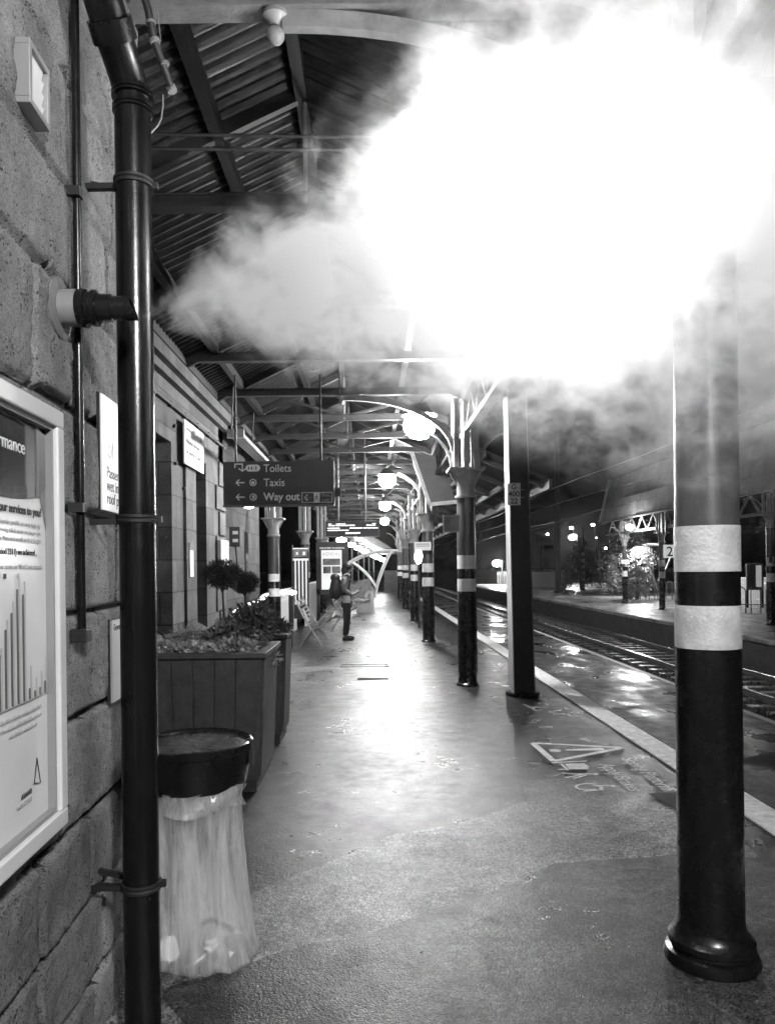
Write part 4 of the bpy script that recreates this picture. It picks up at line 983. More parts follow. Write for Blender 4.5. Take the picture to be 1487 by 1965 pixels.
# ================================================================== FLOOR MARKINGS
FM = empty('floor_warning', (0, 0, 0), 0, 'pale painted triangle and Sloping Platform Apply Brakes warning on the floor', 'floor marking')
Zm = .0105
def gp(px, py): v = G(px, py); return Vector((v.x, v.y, Zm))
b = MB(); A_, B_, C_ = gp(1022, 1428), gp(1062, 1463), gp(1195, 1437)
def strip(b, a, c, w_): b.bar(Vector((a.x, a.y, Zm)), Vector((c.x, c.y, Zm)), w_, .002, up=(0, 0, 1)) if False else _strip(b, a, c, w_)
ZS = [0.0]
def _strip(b, a, c, w_):
    ZS[0] += .00012; a = a + Vector((0, 0, ZS[0])); c = c + Vector((0, 0, ZS[0]))
    d = (c - a); n_ = Vector((-d.y, d.x, 0)).normalized() * w_ / 2; b.poly([a + n_, c + n_, c - n_, a - n_])
for p, q, w_ in ((A_, B_, .055), (B_, C_, .05), (C_, A_, .05)): strip(b, p, q, w_)
b.build('triangle', M['paint_floor'] if 'paint_floor' in M else M['paint_line'], FM)
b = MB(); e1, e2 = gp(1085, 1442), gp(1155, 1440); 
for k in range(1): 
    b.poly([e1 + Vector((0, -.02, .002)), e2 + Vector((0, -.045, .002)), e2 + Vector((.02, 0, .002)), e2 + Vector((0, .045, .002)), e1 + Vector((0, .02, .002))])
d = gp(1065, 1443); b.poly([d + Vector((.05 * math.cos(k * .5), .05 * math.sin(k * .5), .002)) for k in range(12)])
b.build('exclamation', M['paint_line'], FM)
text('lettering', 'Sloping Platform', .165, gp(1190, 1457) + Vector((.0, 0, 0)), (0.0, -1, 0), (1, 0, 0), M['paint_line'], FM, stretch=.80, depth=.0004)
text('lettering', 'Apply Brakes', .165, gp(1148, 1469) + Vector((.0, 0, 0)), (0.0, -1, 0), (1, 0, 0), M['paint_line'], FM, stretch=.80, depth=.0004)
b = MB()
def L(pts, w_=.022):
    g = [gp(*p) for p in pts]
    for a, c in zip(g, g[1:]): _strip(b, a, c, w_)
L([(1058, 1466), (1125, 1463)]); L([(1070, 1479), (1090, 1479)]); L([(1076, 1468), (1090, 1481)]); b.poly([gp(1083, 1468), gp(1120, 1467), gp(1130, 1473), gp(1128, 1479), gp(1092, 1479)])
L([(1078, 1486), (1100, 1488), (1128, 1488), (1142, 1488)]); L([(1083, 1495), (1100, 1493), (1118, 1488)]); L([(1100, 1497), (1125, 1490)]); b.poly([gp(1143 + 6 * math.cos(k), 1488 + 2 * math.sin(k)) for k in range(6)])
pts = [(1128 + 24 * math.cos(a * .5 - .6), 1513 + 6 * math.sin(a * .5 - .6)) for a in range(3, 13)]; L(pts); L([(1138, 1510), (1155, 1514), (1150, 1519), (1158, 1519)]); L([(1118, 1522), (1148, 1520)]); L([(1140, 1511), (1170, 1511)]); b.poly([gp(1176 + 6 * math.cos(k), 1511 + 2 * math.sin(k)) for k in range(6)])
b.build('figures', M['paint_line'], FM)
b = MB()
for pts in ([(1005, 1354), (1030, 1366), (1042, 1366)], [(1010, 1362), (1030, 1358)], [(1030, 1360), (1052, 1360)], [(1042, 1356), (1066, 1357)]): 
    g = [gp(*p) for p in pts]
    for a, c in zip(g, g[1:]): _strip(b, a, c, .02)
tag(b.build('faded_marking', M['paint_faint']), 'faded white paint marks on the floor below the steel mast', 'floor marking')
# flat black patch on the floor
dp = G(1270, 1545); tag(MB().poly([gp(1240, 1525), gp(1420, 1520), gp(1420, 1560), gp(1310, 1562)]).build('black_patch', M['black']), 'black patch in the floor left of the foreground column', 'patch')

# ================================================================== BENCHES
def bench(loc, label, L_=1.5, s=1.0):
    t = empty('platform_bench', loc, 0, label, 'bench', 'reclined slatted benches')
    prof_b = [(-.30 * s, .92 * s), (-.16 * s, .60 * s), (-.02 * s, .37 * s)]; prof_s = [(-.02 * s, .37 * s), (.20 * s, .43 * s), (.36 * s, .50 * s), (.40 * s, .56 * s)]
    b = MB()
    def slats(prof, n):
        tot = []
        for (a, c) in zip(prof, prof[1:]):
            for k in range(n): tt = (k + .5) / n; x = a[0] + (c[0] - a[0]) * tt; z = a[1] + (c[1] - a[1]) * tt; b.bar((x, 0, z), (x, L_, z), .016, .045, up=(c[0] - a[0], 0, c[1] - a[1]))
    slats(prof_b, 4); b.build('backrest', M['column_paint'], t)
    b = MB(); slats(prof_s, 3); b.build('seat', M['column_paint'], t)
    for y_ in (0, L_):
        b = MB(); b.tube([(-.31 * s, y_, .94 * s), (-.17 * s, y_, .62 * s), (0, y_, .33 * s), (.22 * s, y_, 0)], .017, 8); b.tube([(.40 * s, y_, .58 * s), (.2 * s, y_, .40 * s), (0, y_, .33 * s), (-.22 * s, y_, 0.0)], .017, 8)
        b.tube([(.0, y_, .33 * s), (.25 * s, y_, .60 * s), (.42 * s, y_, .66 * s)], .012, 8)
        b.build('leg_frame', M['steel'], t, smooth=True)
    return t
bench((P(598, 1232, 15.0).x, 15.0, 0), 'nearer reclined slatted bench with a white sheet on its back')
bench((P(655, 1195, 19.2).x, 19.2, 0), 'farther reclined slatted bench behind the standing person')
c = P(588, 1183, 15.3); tag(MB().box(tuple(c), (.012, .3, .33), Matrix.Rotation(R(-22), 3, 'Y')).build('white_sheet', M['lit_paper'] if 'lit_paper' in M else M['paper']), 'white sheet of paper on the back of the nearer bench', 'paper')
def loop_bench(loc, label):
    t = empty('loop_armed_bench', loc, 0, label, 'bench', 'metal benches with looped arms')
    for y_ in (0, 1.3):
        pts = [(.25, y_, .0), (.27, y_, .45), (.26, y_, .62), (.2, y_, .72), (.10, y_, .70), (.05, y_, .6), (.04, y_, .48), (-.1, y_, .42), (-.35, y_, .44)]
        b = MB()
        for p, q in zip(pts, pts[1:]): b.bar(p, q, .10, .02, up=(0, 1, 0)) if False else b.bar(p, q, .02, .1, up=(1, 0, .01))
        b.build('arm_loop', M['steel'], t)
    b = MB(); b.bb(-.35, .2, 0, 1.3, .42, .445); b.build('seat', M['iron_light'], t); b = MB(); b.bar((-.38, .65, .45), (-.5, .65, .95), .03, 1.3, up=(1, 0, 0)); b.build('backrest', M['iron_light'], t)
    b = MB(); b.bb(-.3, .2, .3, .36, 0, .42); b.bb(-.3, .2, .9, .96, 0, .42); b.build('leg', M['steel'], t)
bx = G(700, 1177); loop_bench((bx.x, bx.y, 0), 'nearer metal bench with looped arms past the standing person')
bx = G(704, 1160); loop_bench((bx.x, bx.y, 0), 'farther metal bench with looped arms below the arched shelter')

# ================================================================== ARCHED SHELTER
AS = empty('arched_shelter', (0, 27, 0), 0, 'arched shelter of pale curved tubes at the platform end', 'shelter')
def Q(px, py): v = P(px, py, 27); return Vector((v.x, 0, v.z))
from mathutils import geometry as geo
def bez(a, b, c, d, n=14): return geo.interpolate_bezier(Vector(a), Vector(b), Vector(c), Vector(d), n)
for i in range(5):
    dy = Vector((0, i * 1.25, 0))
    for nm, pts in (('leg', bez(Q(720, 1148), Q(724, 1120), Q(738, 1085), Q(752, 1057))), ('leg', bez(Q(723, 1130), Q(712, 1110), Q(692, 1088), Q(672, 1078))), ('roof_rib', bez(Q(668, 1080), Q(690, 1063), Q(725, 1053), Q(763, 1056)))):
        MB().tube([p + dy for p in pts], .03, 8).build(nm, M['white'], AS, smooth=True)
b = MB()
for (px, py) in ((668, 1080), (700, 1064), (730, 1057), (763, 1056)): b.tube([Q(px, py), Q(px, py) + Vector((0, 5, 0))], .022, 6)
b.build('purlin', M['capital'], AS)
# lit ramp roof with lamps
RR = empty('lit_ramp_canopy', (0, 0, 0), 0, 'glowing canopy of a ramp descending behind the arched shelter', 'canopy')
r0, r1 = P(655, 1036, 33), P(734, 1074, 50)
MB().bar(r0 + Vector((.3, 0, .35)), r1 + Vector((.3, 0, .35)), 1.6, .05).build('roof', M['sheet'], RR)
b = MB()
for k in range(8): p = r0.lerp(r1, k / 7); b.tube([(p.x - .6, p.y, p.z - 2.2), (p.x - .6, p.y, p.z + .3)], .04, 6)
b.build('post', M['iron_light'], RR)
for k in range(8):
    p = r0.lerp(r1, (k / 7) ** .9); s_ = ('first', 'second', 'third', 'fourth', 'fifth', 'sixth', 'seventh', 'last')[k]
    t = empty('canopy_lamp', tuple(p), 0, f'{s_} glowing lamp from the upper end under the ramp canopy', 'lamp', 'lamps under the ramp canopy')
    MB().sphere((0, 0, 0), .15, 2, (1.6, 1, .7)).build('bulb', M['lamp_small'], t, smooth=True)
    MB().box((0, 0, .13), (.3, .2, .05)).build('housing', M['iron'], t)
# far end fence
fe = empty('end_fence', (0, 46, 0), 0, 'dark railing fence closing the far platform end', 'fence')
b = MB(); x0, x1 = P(738, 1110, 46).x, P(768, 1110, 46).x
for k in range(17): x = x0 + (x1 - x0) * k / 16; b.bb(x - .018, x + .018, -.02, .02, 0, 1.35)
b.build('bars', M['iron_light'], fe); MB().bb(x0, x1, -.02, .02, 1.3, 1.36).bb(x0, x1, -.02, .02, .1, .15).build('fence_rails', M['iron_light'], fe)

# ================================================================== PERSON (standing, profile to the right, looking at a phone)
PX, PY = P(666, 1228, 16.2).x, 16.2
PS = empty('person', (PX, PY, 0), 0, 'person with rucksack standing and looking down at a phone', 'person')
def skinned(name, verts, edges, rad, m, parent, sub=2, root=0):
    me = bpy.data.meshes.new(name); me.from_pydata(verts, edges, []); o = bpy.data.objects.new(name, me); COL.objects.link(o); me.materials.append(m); o.parent = parent
    s = o.modifiers.new('s', 'SKIN'); s.use_smooth_shade = True
    for i, v in enumerate(me.skin_vertices[0].data):
        r = rad[i]; v.radius = r if isinstance(r, tuple) else (r, r)
    me.skin_vertices[0].data[root].use_root = True
    q = o.modifiers.new('u', 'SUBSURF'); q.levels = sub; q.render_levels = sub
    return o
# x forward (facing +X, towards the track); y across the body
V_ = [(0, 0, .86), (0, 0, 1.0), (-.02, 0, 1.18), (-.02, 0, 1.33), (.005, 0, 1.40), (.02, 0, 1.44), (.035, 0, 1.50), (.05, 0, 1.56),
      (.0, .09, .80), (.02, .10, .46), (-.02, .10, .09), (.0, -.09, .80), (-.0, -.10, .46), (-.04, -.10, .09),
      (-.02, .16, 1.31), (-.04, .21, 1.09), (.13, .13, .98), (.22, .09, 1.03), (-.02, -.16, 1.31), (-.05, -.22, 1.08), (.12, -.15, .97), (.21, -.10, 1.02)]
E_ = [(0, 1), (1, 2), (2, 3), (3, 4), (4, 5), (5, 6), (6, 7), (0, 8), (8, 9), (9, 10), (0, 11), (11, 12), (12, 13), (3, 14), (14, 15), (15, 16), (16, 17), (3, 18), (18, 19), (19, 20), (20, 21)]
Rr = [.10, .10, .115, .10, .055, .045, .07, .075, .085, .055, .035, .085, .055, .035, .055, .042, .034, .022, .055, .042, .034, .022]
skinned('body', V_, E_, Rr, M['skin'], PS)
# clothes follow the same skeleton slightly larger
Vj = [(0, 0, .84), (0, 0, 1.0), (-.02, 0, 1.18), (-.02, 0, 1.33), (0, 0, 1.395), (-.02, .155, 1.31), (-.04, .215, 1.09), (.12, .14, .985), (-.02, -.155, 1.31), (-.05, -.225, 1.08), (.11, -.155, .975)]
Ej = [(0, 1), (1, 2), (2, 3), (3, 4), (3, 5), (5, 6), (6, 7), (3, 8), (8, 9), (9, 10)]
skinned('jacket', Vj, Ej, [(.135, .125), (.13, .125), (.135, .14), (.115, .115), .07, .07, .058, .046, .07, .058, .046], M['jacket'], PS)
skinned('trousers', [(0, 0, .86), (.0, .075, .76), (.02, .10, .46), (-.02, .10, .09), (.0, -.075, .76), (0, -.10, .46), (-.04, -.10, .09)], [(0, 1), (1, 2), (2, 3), (0, 4), (4, 5), (5, 6)], [.115, .10, .068, .05, .10, .068, .05], M['cloth_black'], PS)
MB().sphere((.05, 0, 1.53), .082, 3, (1.06, .86, 1.2)).build('head', M['skin'], PS, smooth=True)
MB().sphere((.022, 0, 1.57), .108, 3, (1.04, .93, .98)).sphere((-.03, 0, 1.50), .088, 3, (.95, 1.05, 1.35)).build('hair', M['hair'], PS, smooth=True)
MB().sphere((.143, 0, 1.525), .014, 2, (1.2, .8, 1.3)).build('nose', M['skin'], PS, smooth=True)
MB().sphere((.127, .032, 1.55), .009, 2).sphere((.127, -.032, 1.55), .009, 2).build('eyes', M['ink'], PS, smooth=True)
MB().sphere((.128, 0, 1.487), .012, 2, (.8, 1.8, .4)).build('mouth', M['poster_mid'], PS, smooth=True)
for sy in (.1, -.1):
    b = MB(); x = -.02 if sy > 0 else -.04
    b.sphere((x + .06, sy, .045), .06, 3, (2.0, .72, .72)); b.bb(x - .05, x + .17, sy - .04, sy + .04, .0, .025); b.build('shoe', M['cloth_black'], PS, smooth=True)
MB().sphere((-.22, 0, 1.12), .17, 3, (.78, .95, 1.5)).sphere((-.24, 0, 1.34), .13, 3, (.8, .95, .7)).sphere((-.32, 0, 1.02), .09, 3, (.7, 1.1, 1.5)).build('rucksack', M['pack'], PS, smooth=True)
MB().tube([(-.1, .13, 1.36), (.03, .14, 1.40), (.09, .13, 1.28), (.05, .16, 1.1), (-.1, .15, .98)], .016, 6).tube([(-.1, -.13, 1.36), (.03, -.14, 1.40), (.09, -.13, 1.28), (.05, -.16, 1.1), (-.1, -.15, .98)], .016, 6).build('strap', M['pack'], PS, smooth=True)
MB().tube([(-.05, .1, 1.39), (.02, .09, 1.43), (.08, .03, 1.40), (.08, -.03, 1.40), (.02, -.09, 1.43), (-.05, -.1, 1.39)], .017, 8).build('collar', M['white_pvc'], PS, smooth=True)
for sy in (1, -1):
    hb = (.235, .075 * sy, 1.035)
    b = MB(); b.sphere(hb, .034, 3, (1.25, .6, .75))
    for f in range(4): b.tube([(hb[0] + .02, hb[1] - sy * .015, hb[2] + .018 - f * .015), (hb[0] + .055 - .003 * f, hb[1] - sy * .03, hb[2] + .03 - f * .014), (hb[0] + .06 - .004 * f, hb[1] - sy * .055, hb[2] + .042 - f * .012)], [.0085, .008, .0065], 6)
    b.tube([(hb[0] - .01, hb[1] - sy * .015, hb[2] + .02), (hb[0] + .01, hb[1] - sy * .04, hb[2] + .04), (hb[0] + .03, hb[1] - sy * .05, hb[2] + .05)], [.01, .009, .007], 6)
    b.build('hand', M['skin'], PS, smooth=True)
PH = MB().box((PX + .285, PY, 1.075), (.012, .075, .145), Matrix.Rotation(R(38), 3, 'Y')).build('phone', M['black'], None, bevel=.004); tag(PH, 'dark phone held up in both hands of the standing person', 'phone')

# ================================================================== OPPOSITE PLATFORM
OC = empty('opposite_canopy', (11.35, 0, 0), 0, 'dark canopy with boarded valance over the opposite platform', 'canopy')
b = MB(); ys = np.arange(8, 37.2, .12)
b2 = MB(); b2.poly([(.5, 8, 5.75), (.5, 37.3, 5.75), (0, 37.3, 3.68), (0, 8, 3.68)], .06, (1, 0, 0)); b2.build('valance', M['opp_sheet'] if 'opp_sheet' in M else M['sheet'], OC)
for y in ys: b.poly([(-.02, y, 3.62 + (.03 if int(y / .12) % 2 else 0)), (-.02, y + .10, 3.62 + (.03 if int(y / .12) % 2 else 0)), (.195, y + .10, 4.6), (.195, y, 4.6)], .02, (1, 0, 0))
b.build('valance_boards', M['opp_sheet'], OC)
MB().bar((-.03, 37.35, 3.66), (.47, 37.35, 5.76), .09, .12).bb(-.06, .1, 8, 37.3, 3.60, 3.64).build('trim', M['iron_light'], OC)
MB().bb(.5, 6, 8, 37.3, 5.7, 5.78).build('roof', M['sheet'], OC)
b = MB(); b.bb(.1, .2, 8, 37, 2.95, 3.05)
for k in range(22): y = 8 + k * 1.3; b.bar((.15, y, 3.0), (.15, y + .65, 3.62), .06); b.bar((.15, y + 1.3, 3.0), (.15, y + .65, 3.62), .06)
b.build('lattice_girder', M['iron_light'], OC)
GO = 'banded columns on the opposite platform'
for (x, y, lab) in ((11.6, 34.6, 'farthest opposite-platform banded column, at the canopy end'), (11.3, 29.4, 'opposite-platform banded column beside the number 2 sign'), (11.35, 21.5, 'opposite-platform banded column at the right edge of view')):
    t = column((x, y, OPZ), lab, GO, band=(2.33, 1.98, 1.72, 1.37) if False else (1.93, 1.68, 1.48, 1.23), cap_z=3.0 if y > 25 else 3.15, top=3.75, r=.11)
    t.scale = (1, 1, 1)
b = MB(); c = P(1284, 1058, 29.0); N2 = empty('platform_number_sign', tuple(c), 0, 'white square sign with the number 2 on the opposite platform', 'sign')
MB().box((0, 0, 0), (.46, .05, .50)).build('panel', M['sign_lit'] if 'sign_lit' in M else M['sign_white'], N2, bevel=.01); text('lettering', '2', .52, (0, -.03, -.18), (1, 0, 0), up, M['ink'], N2, bold=.006, align='CENTER')
c = P(1481, 1073, 21.2); N3 = empty('platform_number_sign', tuple(c), 0, 'small white sign with the number 3 at the right edge', 'sign'); MB().box((0, 0, 0), (.16, .04, .2)).build('panel', M['ink'], N3); text('lettering', '3', .2, (0, -.03, -.07), (1, 0, 0), up, M['sign_white'], N3, align='CENTER')
c = P(1199, 1078, 34.3); t = empty('column_notice', tuple(c), 0, 'pale notice plate on the farthest opposite column', 'sign'); MB().box((0, 0, 0), (.36, .03, .18)).build('plate', M['sign_white'], t); MB().box((0, -.018, .02), (.28, .004, .03)).box((0, -.018, -.04), (.28, .004, .03)).build('print', M['ink_grey'], t)
def hoops(loc, d, n, label):
    t = empty('hoop_railing', loc, 0, label, 'railing', 'bow-topped railings on the opposite platform'); d = Vector(d)
    b = MB()
    for k in range(n):
        o = d * k; pts = [o + Vector((0, 0, 0)), o + Vector((0, 0, .75))] + [o + d * (.32 - .32 * math.cos(a * math.pi / 8)) + Vector((0, 0, .75 + .17 * math.sin(a * math.pi / 8))) for a in range(1, 8)] + [o + d * .64 + Vector((0, 0, .75)), o + d * .64]
        b.tube(pts, .022, 6)
    b.build('hoops', M['iron_light'], t); b = MB(); b.bar(Vector((0, 0, .3)), d * n + Vector((0, 0, .3)), .04); b.build('lower_rail', M['iron_light'], t)
g = G(1228, 1151, OPZ); hoops((g.x, g.y, OPZ), (.42, -.05, 0), 7, 'bow-topped railing beside the number 2 sign')
g = G(1412, 1176, OPZ); hoops((g.x, g.y, OPZ), (.42, -.22, 0), 8, 'bow-topped railing in front of the white fence at right')
g0, g1 = G(1395, 1158, OPZ), G(1500, 1163, OPZ); picket('picket_fence', g0, g1, 1.15, 'white picket fence at the back of the opposite platform', n=26)
g = G(1447, 1166, OPZ); t = empty('information_board', (g.x, g.y, OPZ), 0, 'tall freestanding information board in front of the white fence', 'notice board')
MB().bb(-.32, .36, -.03, .03, .7, 1.75).build('panel', M['iron_light'], t, bevel=.01); MB().bb(.05, .27, -.036, -.031, .82, 1.68).build('sheet', M['lit_poster'], t); MB().bb(-.27, .0, -.036, -.031, .82, 1.68).build('map', M['poster_mid'], t)
MB().bb(-.32, -.24, -.02, .02, 0, .7).build('leg', M['iron'], t); MB().bb(.28, .36, -.02, .02, 0, .7).build('leg', M['iron'], t)
# opposite lamps
def flamp(px, py, Y, r, label, m='lamp_far', pole=0, grp='distant lamps across the tracks'):
    c = P(px, py, Y); t = empty('distant_lamp', tuple(c), 0, label, 'lamp', grp); MB().sphere((0, 0, 0), r, 2, (1.25, 1, .9)).build('globe', M[m], t, smooth=True)
    MB().lathe([(.02, r * .8), (r * .8, r * .85), (r * .3, r * 1.3)], seg=12).build('cap', M['iron'], t)
    if pole: MB().tube([(r * 1.6, .1, r), (r * 1.6, .1, -(c.z - OPZ))], .06, 6).build('pole', M['iron'], t)
flamp(1208, 1012, 32, .14, 'glaring lamp under the end of the opposite canopy')
flamp(1375, 1010, 31, .16, 'lamp under the opposite canopy hidden behind the foreground column')
flamp(1228, 1056, 41, .20, 'glaring lamp under the curved shelter roof')
flamp(1098, 1031, 75, .30, 'brightest distant lamp above the conical tree', pole=1)
flamp(1096, 1013, 90, .17, 'distant lamp just above the brightest one', 'lamp_small', pole=1)
flamp(1137, 1007, 90, .17, 'distant lamp high to the right of the conical tree', 'lamp_small', pole=1)
flamp(1163, 1052, 85, .17, 'distant lamp low to the right of the conical tree', 'lamp_small', pole=1)
flamp(1143, 1032, 100, .16, 'dim flat distant lamp between two brighter ones', 'lamp_tube', pole=1)
flamp(953, 1081, 72, .34, 'glaring lamp at the far end of the opposite platform', pole=1)
flamp(1050, 1025, 110, .14, 'tiny distant lamp left of the tall mast', 'lamp_small')
flamp(1072, 1046, 100, .14, 'tiny distant lamp just right of the tall mast', 'lamp_small')
# curved glazed shelter
CS = empty('curved_shelter', (0, 41, 0), 0, 'opposite shelter with a lit curved roof on slanting legs', 'shelter')
def Q2(px, py): v = P(px, py, 41); return Vector((v.x, 0, v.z))
pr = bez(Q2(1200, 1062), Q2(1222, 1044), Q2(1250, 1040), Q2(1278, 1046), 10)
V = []; 
for p in pr: V += [(p.x, 0, p.z), (p.x, 3.0, p.z)]
o = mesh_np('roof', V, [(2 * i, 2 * i + 1, 2 * i + 3, 2 * i + 2) for i in range(9)], M['capital'], CS); sm = o.modifiers.new('t', 'SOLIDIFY'); sm.thickness = .04
MB().tube([Q2(1232, 1062), Q2(1247, 1090), Q2(1262, 1132)], .06, 6).build('leg', M['iron_light'], CS); MB().tube([Q2(1290, 1060), Q2(1278, 1090), Q2(1262, 1115)], .06, 6).build('leg', M['iron_light'], CS)
# masts, posts
def post(px, py0, py1, Y, r, label, m='iron', sq=False):
    a, c = P(px, py0, Y), P(px, py1, Y); t = empty('line_mast', (a.x, a.y, c.z), 0, label, 'mast'); h = a.z - c.z
    b = MB(); (b.bb(-r, r, -r, r, 0, h) if sq else b.tube([(0, 0, 0), (0, 0, h)], r, 8)); b.build('shaft', M[m], t)
    MB().bb(-r * 1.8, r * 1.8, -r * 1.8, r * 1.8, 0, .12).build('foot', M['iron'], t)
    return t, h
post(1067, 830, 1137, 49, .14, 'tall dark overhead line mast on the opposite platform', sq=True)
t, h = post(1040, 1050, 1127, 62, .07, 'thin pole with banded foot in front of the white hoarding')
t, h = post(1118, 1012, 1133, 54, .06, 'thin striped pole standing in front of the conical tree')
b = MB()
for k in range(5): b.lathe([(.075, .7 + k * .45), (.075, .9 + k * .45)], seg=8)
b.build('white_band', M['band'], t)
t, h = post(1174, 1075, 1140, 46, .05, 'small signal post with two white plates', m='iron_light'); MB().box((.05, -.05, h - .1), (.4, .05, .1)).box((.05, -.05, h - .4), (.35, .05, .12)).build('plate', M['iron_light'], t)
post(1150, 1055, 1125, 66, .07, 'slim lamp pole right of the conical tree', m='iron_light')
# white hoarding, far fence
b = MB(); g0, g1 = G(1012, 1126, OPZ), G(1086, 1129, OPZ)
hd = empty('white_hoarding', (g0.x, g0.y, OPZ), 0, 'long white hoarding fence left of the conical tree', 'fence')
d = g1 - g0
for k in range(9): q = d * (k / 9); q2 = d * ((k + .97) / 9); b.bar(q + Vector((0, 0, .65)), q2 + Vector((0, 0, .65)), .05, 1.3, up=(0, 0, 1)) if False else b.poly([q, q2, q2 + Vector((0, 0, 1.25)), q + Vector((0, 0, 1.25))], .05, (0, 1, 0))
b.build('panels', M['white'], hd); MB().box((.95, -.1, .95), (.5, .06, .5)).build('sign_board', M['black'], hd)
g0 = G(955, 1121, OPZ); picket('railing_fence', (g0.x, g0.y, OPZ), (g0.x + 2.2, g0.y - 2, OPZ), 1.2, 'dim railing fence at the far end of the opposite platform', m='iron_light', n=14)
# conical tree
def tree(loc, h, r, label, seed, mname='leaf', conical=True, n=9000, size=.16):
    t = empty('conical_tree' if conical else 'bushy_tree', loc, 0, label, 'tree'); rg = np.random.default_rng(seed); V = []; Fc = []
    clumps = []
    for k in range(130):
        u = rg.random(); z = h * (.08 + .9 * u); rad = r * ((1 - u) ** .75 if conical else math.sin(math.pi * min(1, .15 + u * .85)) ** .6); a = rg.random() * 6.28; q = rad * rg.uniform(.7, 1.0)
        clumps.append((q * math.cos(a), q * math.sin(a), z, .13 * h * rg.uniform(.5, 1.1) * (1 - .5 * u)))
    for k in range(n):
        c = clumps[rg.integers(len(clumps))]; d = rg.normal(size=3); d /= np.linalg.norm(d); p = np.array(c[:3]) + d * c[3] * rg.random() ** .4
        a = rg.normal(size=3); a[2] += .4; a /= np.linalg.norm(a); b_ = np.cross(a, rg.normal(size=3)); b_ /= np.linalg.norm(b_); s = size * rg.uniform(.5, 1.2); q = len(V)
        V += [tuple(p), tuple(p + a * s * .5 + b_ * s * .3), tuple(p + a * s), tuple(p + a * s * .5 - b_ * s * .3)]; Fc.append((q, q + 1, q + 2, q + 3))
    mesh_np('crown', V, Fc, M['tree_leaf'], t)
    b = MB(); b.tube([(0, 0, 0), (.03, 0, h * .4), (0, 0, h * .85)], [.12, .08, .03], 8)
    for k in range(10): a = k * 2.4; z = h * (.2 + .06 * k); b.tube([(0, 0, z), (math.cos(a) * r * .6, math.sin(a) * r * .6, z + .3)], [.03, .01], 5)
    b.build('trunk', M['bark'], t)
g = G(1115, 1131, OPZ); tree((g.x, g.y, OPZ), 3.7, 1.45, 'dark conical evergreen tree on the opposite platform', 31, 'leaf', True, 12000, .14)
g = G(1240, 1147, OPZ); tree((g.x, g.y + 3, OPZ), 4.2, 1.35, 'broad leafy tree behind the curved shelter', 32, 'leaf_pale', False, 7000, .16)
g = G(1222, 1150, OPZ); tree((g.x, g.y, OPZ), 1.6, .75, 'low bush between the two opposite columns', 33, 'leaf', False, 3500, .12)
# overhead wires
WX = [((7.8, 4.75), 'upper'), ((7.8, 4.05), 'lower'), ((12.0, 4.45), 'farther'), ((10.4, 3.95), 'lowest')]
for i, ((x, z), nm) in enumerate(WX):
    pts = [(x, 4 + k * 6, z + .10 * math.cos(k * 1.3)) for k in range(18)]
    tag(MB().tube(pts, .013, 6).build('overhead_wire', M['steel']), f'{nm} overhead line wire running along the track', 'wire', 'overhead wires above the track')

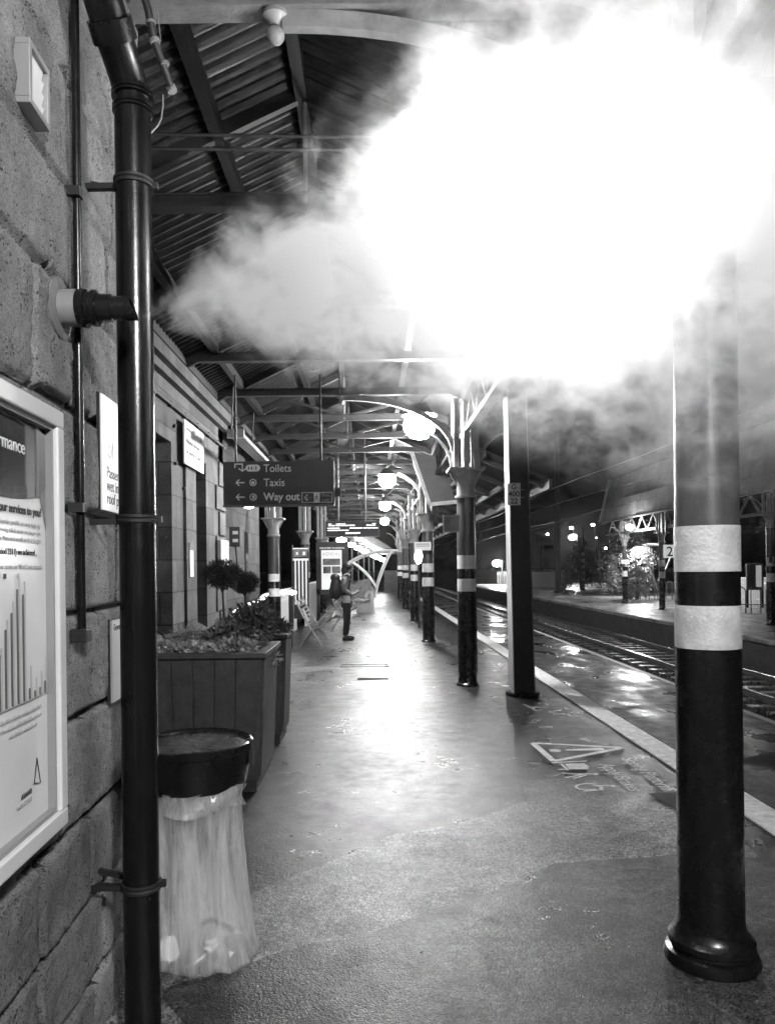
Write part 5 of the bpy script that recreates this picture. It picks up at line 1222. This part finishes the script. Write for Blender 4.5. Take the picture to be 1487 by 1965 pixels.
# ================================================================== STEAM
def steam():
    b = MB(); b.lathe([(.03, -.02), (.10, .12), (1.18, 1.5), (1.45, 2.2), (1.45, 2.9), (1.0, 3.3)], seg=28, axis='x')
    o = b.build('steam_plume', None)
    A = Vector((-.66, 2.27, 2.315)); B = Vector((1.2, 2.78, 2.92)); D = (B - A).normalized()
    q = Vector((1, 0, 0)).rotation_difference(D); 
    for v in o.data.vertices: v.co = q @ v.co + A
    for v in o.data.vertices:
        v.co.y = max(v.co.y, 1.35); v.co.z = min(v.co.z, 4.45)
    tag(o, 'bright billowing white steam cloud blowing from the flue across the platform', 'steam', kind='stuff')
    m = bpy.data.materials.new('steam'); m.use_nodes = True; n = m.node_tree.nodes; l = m.node_tree.links; n.clear()
    out = n.new('ShaderNodeOutputMaterial'); pv = n.new('ShaderNodeVolumePrincipled'); l.new(pv.outputs[0], out.inputs['Volume'])
    pv.inputs['Color'].default_value = (1, 1, 1, 1); pv.inputs['Anisotropy'].default_value = .0
    tc = n.new('ShaderNodeTexCoord'); P0 = tc.outputs['Object']
    def vm(op, a, b_=None):
        k = n.new('ShaderNodeVectorMath'); k.operation = op
        for i, v in enumerate((a, b_)):
            if v is None: continue
            if isinstance(v, (tuple, list, Vector)): k.inputs[i].default_value = tuple(v)
            elif isinstance(v, (int, float)): k.inputs[3].default_value = v
            else: l.new(v, k.inputs[i])
        return k
    rel = vm('SUBTRACT', P0, tuple(A)).outputs[0]
    t = vm('DOT_PRODUCT', rel, tuple(D)).outputs['Value']
    ax = n.new('ShaderNodeVectorMath'); ax.operation = 'SCALE'; ax.inputs[0].default_value = tuple(D); l.new(t, ax.inputs['Scale'])
    perp = vm('SUBTRACT', rel, ax.outputs[0]).outputs[0]; r = vm('LENGTH', perp).outputs['Value']
    Rt = mathn(n, l, 'ADD', mathn(n, l, 'MULTIPLY', mathn(n, l, 'MAXIMUM', t, 0.0), STEAM_K), .035)
    # stretched, distorted noise
    mp = n.new('ShaderNodeMapping'); mp.inputs['Scale'].default_value = (.8, 1, 1); l.new(P0, mp.inputs['Vector'])
    f1 = noise_node(n, l, mp.outputs[0], 2.6, 3, .55, .5); f2 = noise_node(n, l, mp.outputs[0], 8.5, 3, .62, .6)
    f3 = noise_node(n, l, mp.outputs[0], 24, 3, .65, .8)
    fb = mathn(n, l, 'ADD', mathn(n, l, 'MULTIPLY', mathn(n, l, 'SUBTRACT', f1, .5), 2.2), mathn(n, l, 'MULTIPLY', mathn(n, l, 'SUBTRACT', f2, .5), 2.9))
    fb = mathn(n, l, 'ADD', fb, mathn(n, l, 'MULTIPLY', mathn(n, l, 'SUBTRACT', f3, .5), .9))
    q_ = mathn(n, l, 'ADD', mathn(n, l, 'SUBTRACT', .92, mathn(n, l, 'DIVIDE', r, Rt)), fb)
    core = maprange(n, l, q_, 0.0, .75, 0, 1.05)
    wisp = maprange(n, l, q_, -.45, .3, 0, .06)
    s_ = mathn(n, l, 'ADD', core, wisp)
    tip = maprange(n, l, t, 0, .45, .8, 1.2); fade = maprange(n, l, t, 2.1, 3.2, 1, 0.0); inside = maprange(n, l, mathn(n, l, 'DIVIDE', r, Rt), 1.0, 1.4, 1, 0)
    dens = mathn(n, l, 'MULTIPLY', mathn(n, l, 'MULTIPLY', mathn(n, l, 'MULTIPLY', s_, tip), mathn(n, l, 'MULTIPLY', fade, inside)), STEAM_D)
    dens = mathn(n, l, 'MULTIPLY', dens, mathn(n, l, 'MINIMUM', mathn(n, l, 'DIVIDE', .80, mathn(n, l, 'ADD', Rt, .02)), 3.2))
    l.new(dens, pv.inputs['Density'])
    try: m.cycles.volume_step_rate = .7; m.cycles.volume_sampling = 'MULTIPLE_IMPORTANCE'
    except Exception as e: print(e)
    o.data.materials.append(m)
STEAM_K = .48; STEAM_D = 2.9
steam()

# ------------------------------------------------------------------ one object per separate piece
def split_loose(o):
    me = o.data; n = len(me.vertices); par = list(range(n))
    def find(a):
        while par[a] != a: par[a] = par[par[a]]; a = par[a]
        return a
    for e in me.edges:
        a, b = find(e.vertices[0]), find(e.vertices[1])
        if a != b: par[a] = b
    roots = {}
    for i in range(n): roots.setdefault(find(i), []).append(i)
    if len(roots) < 2: return
    for rt, vs in list(roots.items()):
        idx = {v: k for k, v in enumerate(vs)}
        fs = [tuple(idx[v] for v in p.vertices) for p in me.polygons if find(p.vertices[0]) == rt]
        m2 = bpy.data.meshes.new(me.name); m2.from_pydata([me.vertices[v].co[:] for v in vs], [], fs)
        if me.materials: m2.materials.append(me.materials[0])
        if me.polygons[0].use_smooth:
            for f in m2.polygons: f.use_smooth = True
            try: m2.set_sharp_from_angle(angle=R(35))
            except Exception: pass
        c = o.copy(); c.data = m2; COL.objects.link(c)
    bpy.data.objects.remove(o)
SPL = {'strut', 'window', 'hanger_rod', 'bracket_arm', 'leg', 'post', 'hanger', 'bulb', 'strap', 'shoe', 'eyes', 'fixings', 'purlin', 'capital_fin', 'light_box', 'lit_symbol', 'tie_wire', 'plate', 'dial', 'pictures', 'rucksack'} - {'rucksack', 'capital_fin'}
for o in list(COL.objects):
    if o.type == 'MESH' and o.parent and o.name.split('.')[0] in SPL and not o.children: split_loose(o)
# ================================================================== HAZE
def haze():
    o = MB().bb(-60, 60, -14, 170, -2.3, 12).build('haze', None); o['kind'] = 'stuff'; o['label'] = 'thin haze added for a glow around the lamps'
    m = bpy.data.materials.new('haze'); m.use_nodes = True; n = m.node_tree.nodes; l = m.node_tree.links; n.clear()
    out = n.new('ShaderNodeOutputMaterial'); pv = n.new('ShaderNodeVolumePrincipled'); l.new(pv.outputs[0], out.inputs['Volume'])
    pv.inputs['Color'].default_value = (.9, .9, .9, 1); pv.inputs['Density'].default_value = HAZE_D; pv.inputs['Anisotropy'].default_value = .88
    o.data.materials.append(m)
HAZE_D = .0003  # density of the haze added to make the lamps glow
haze()
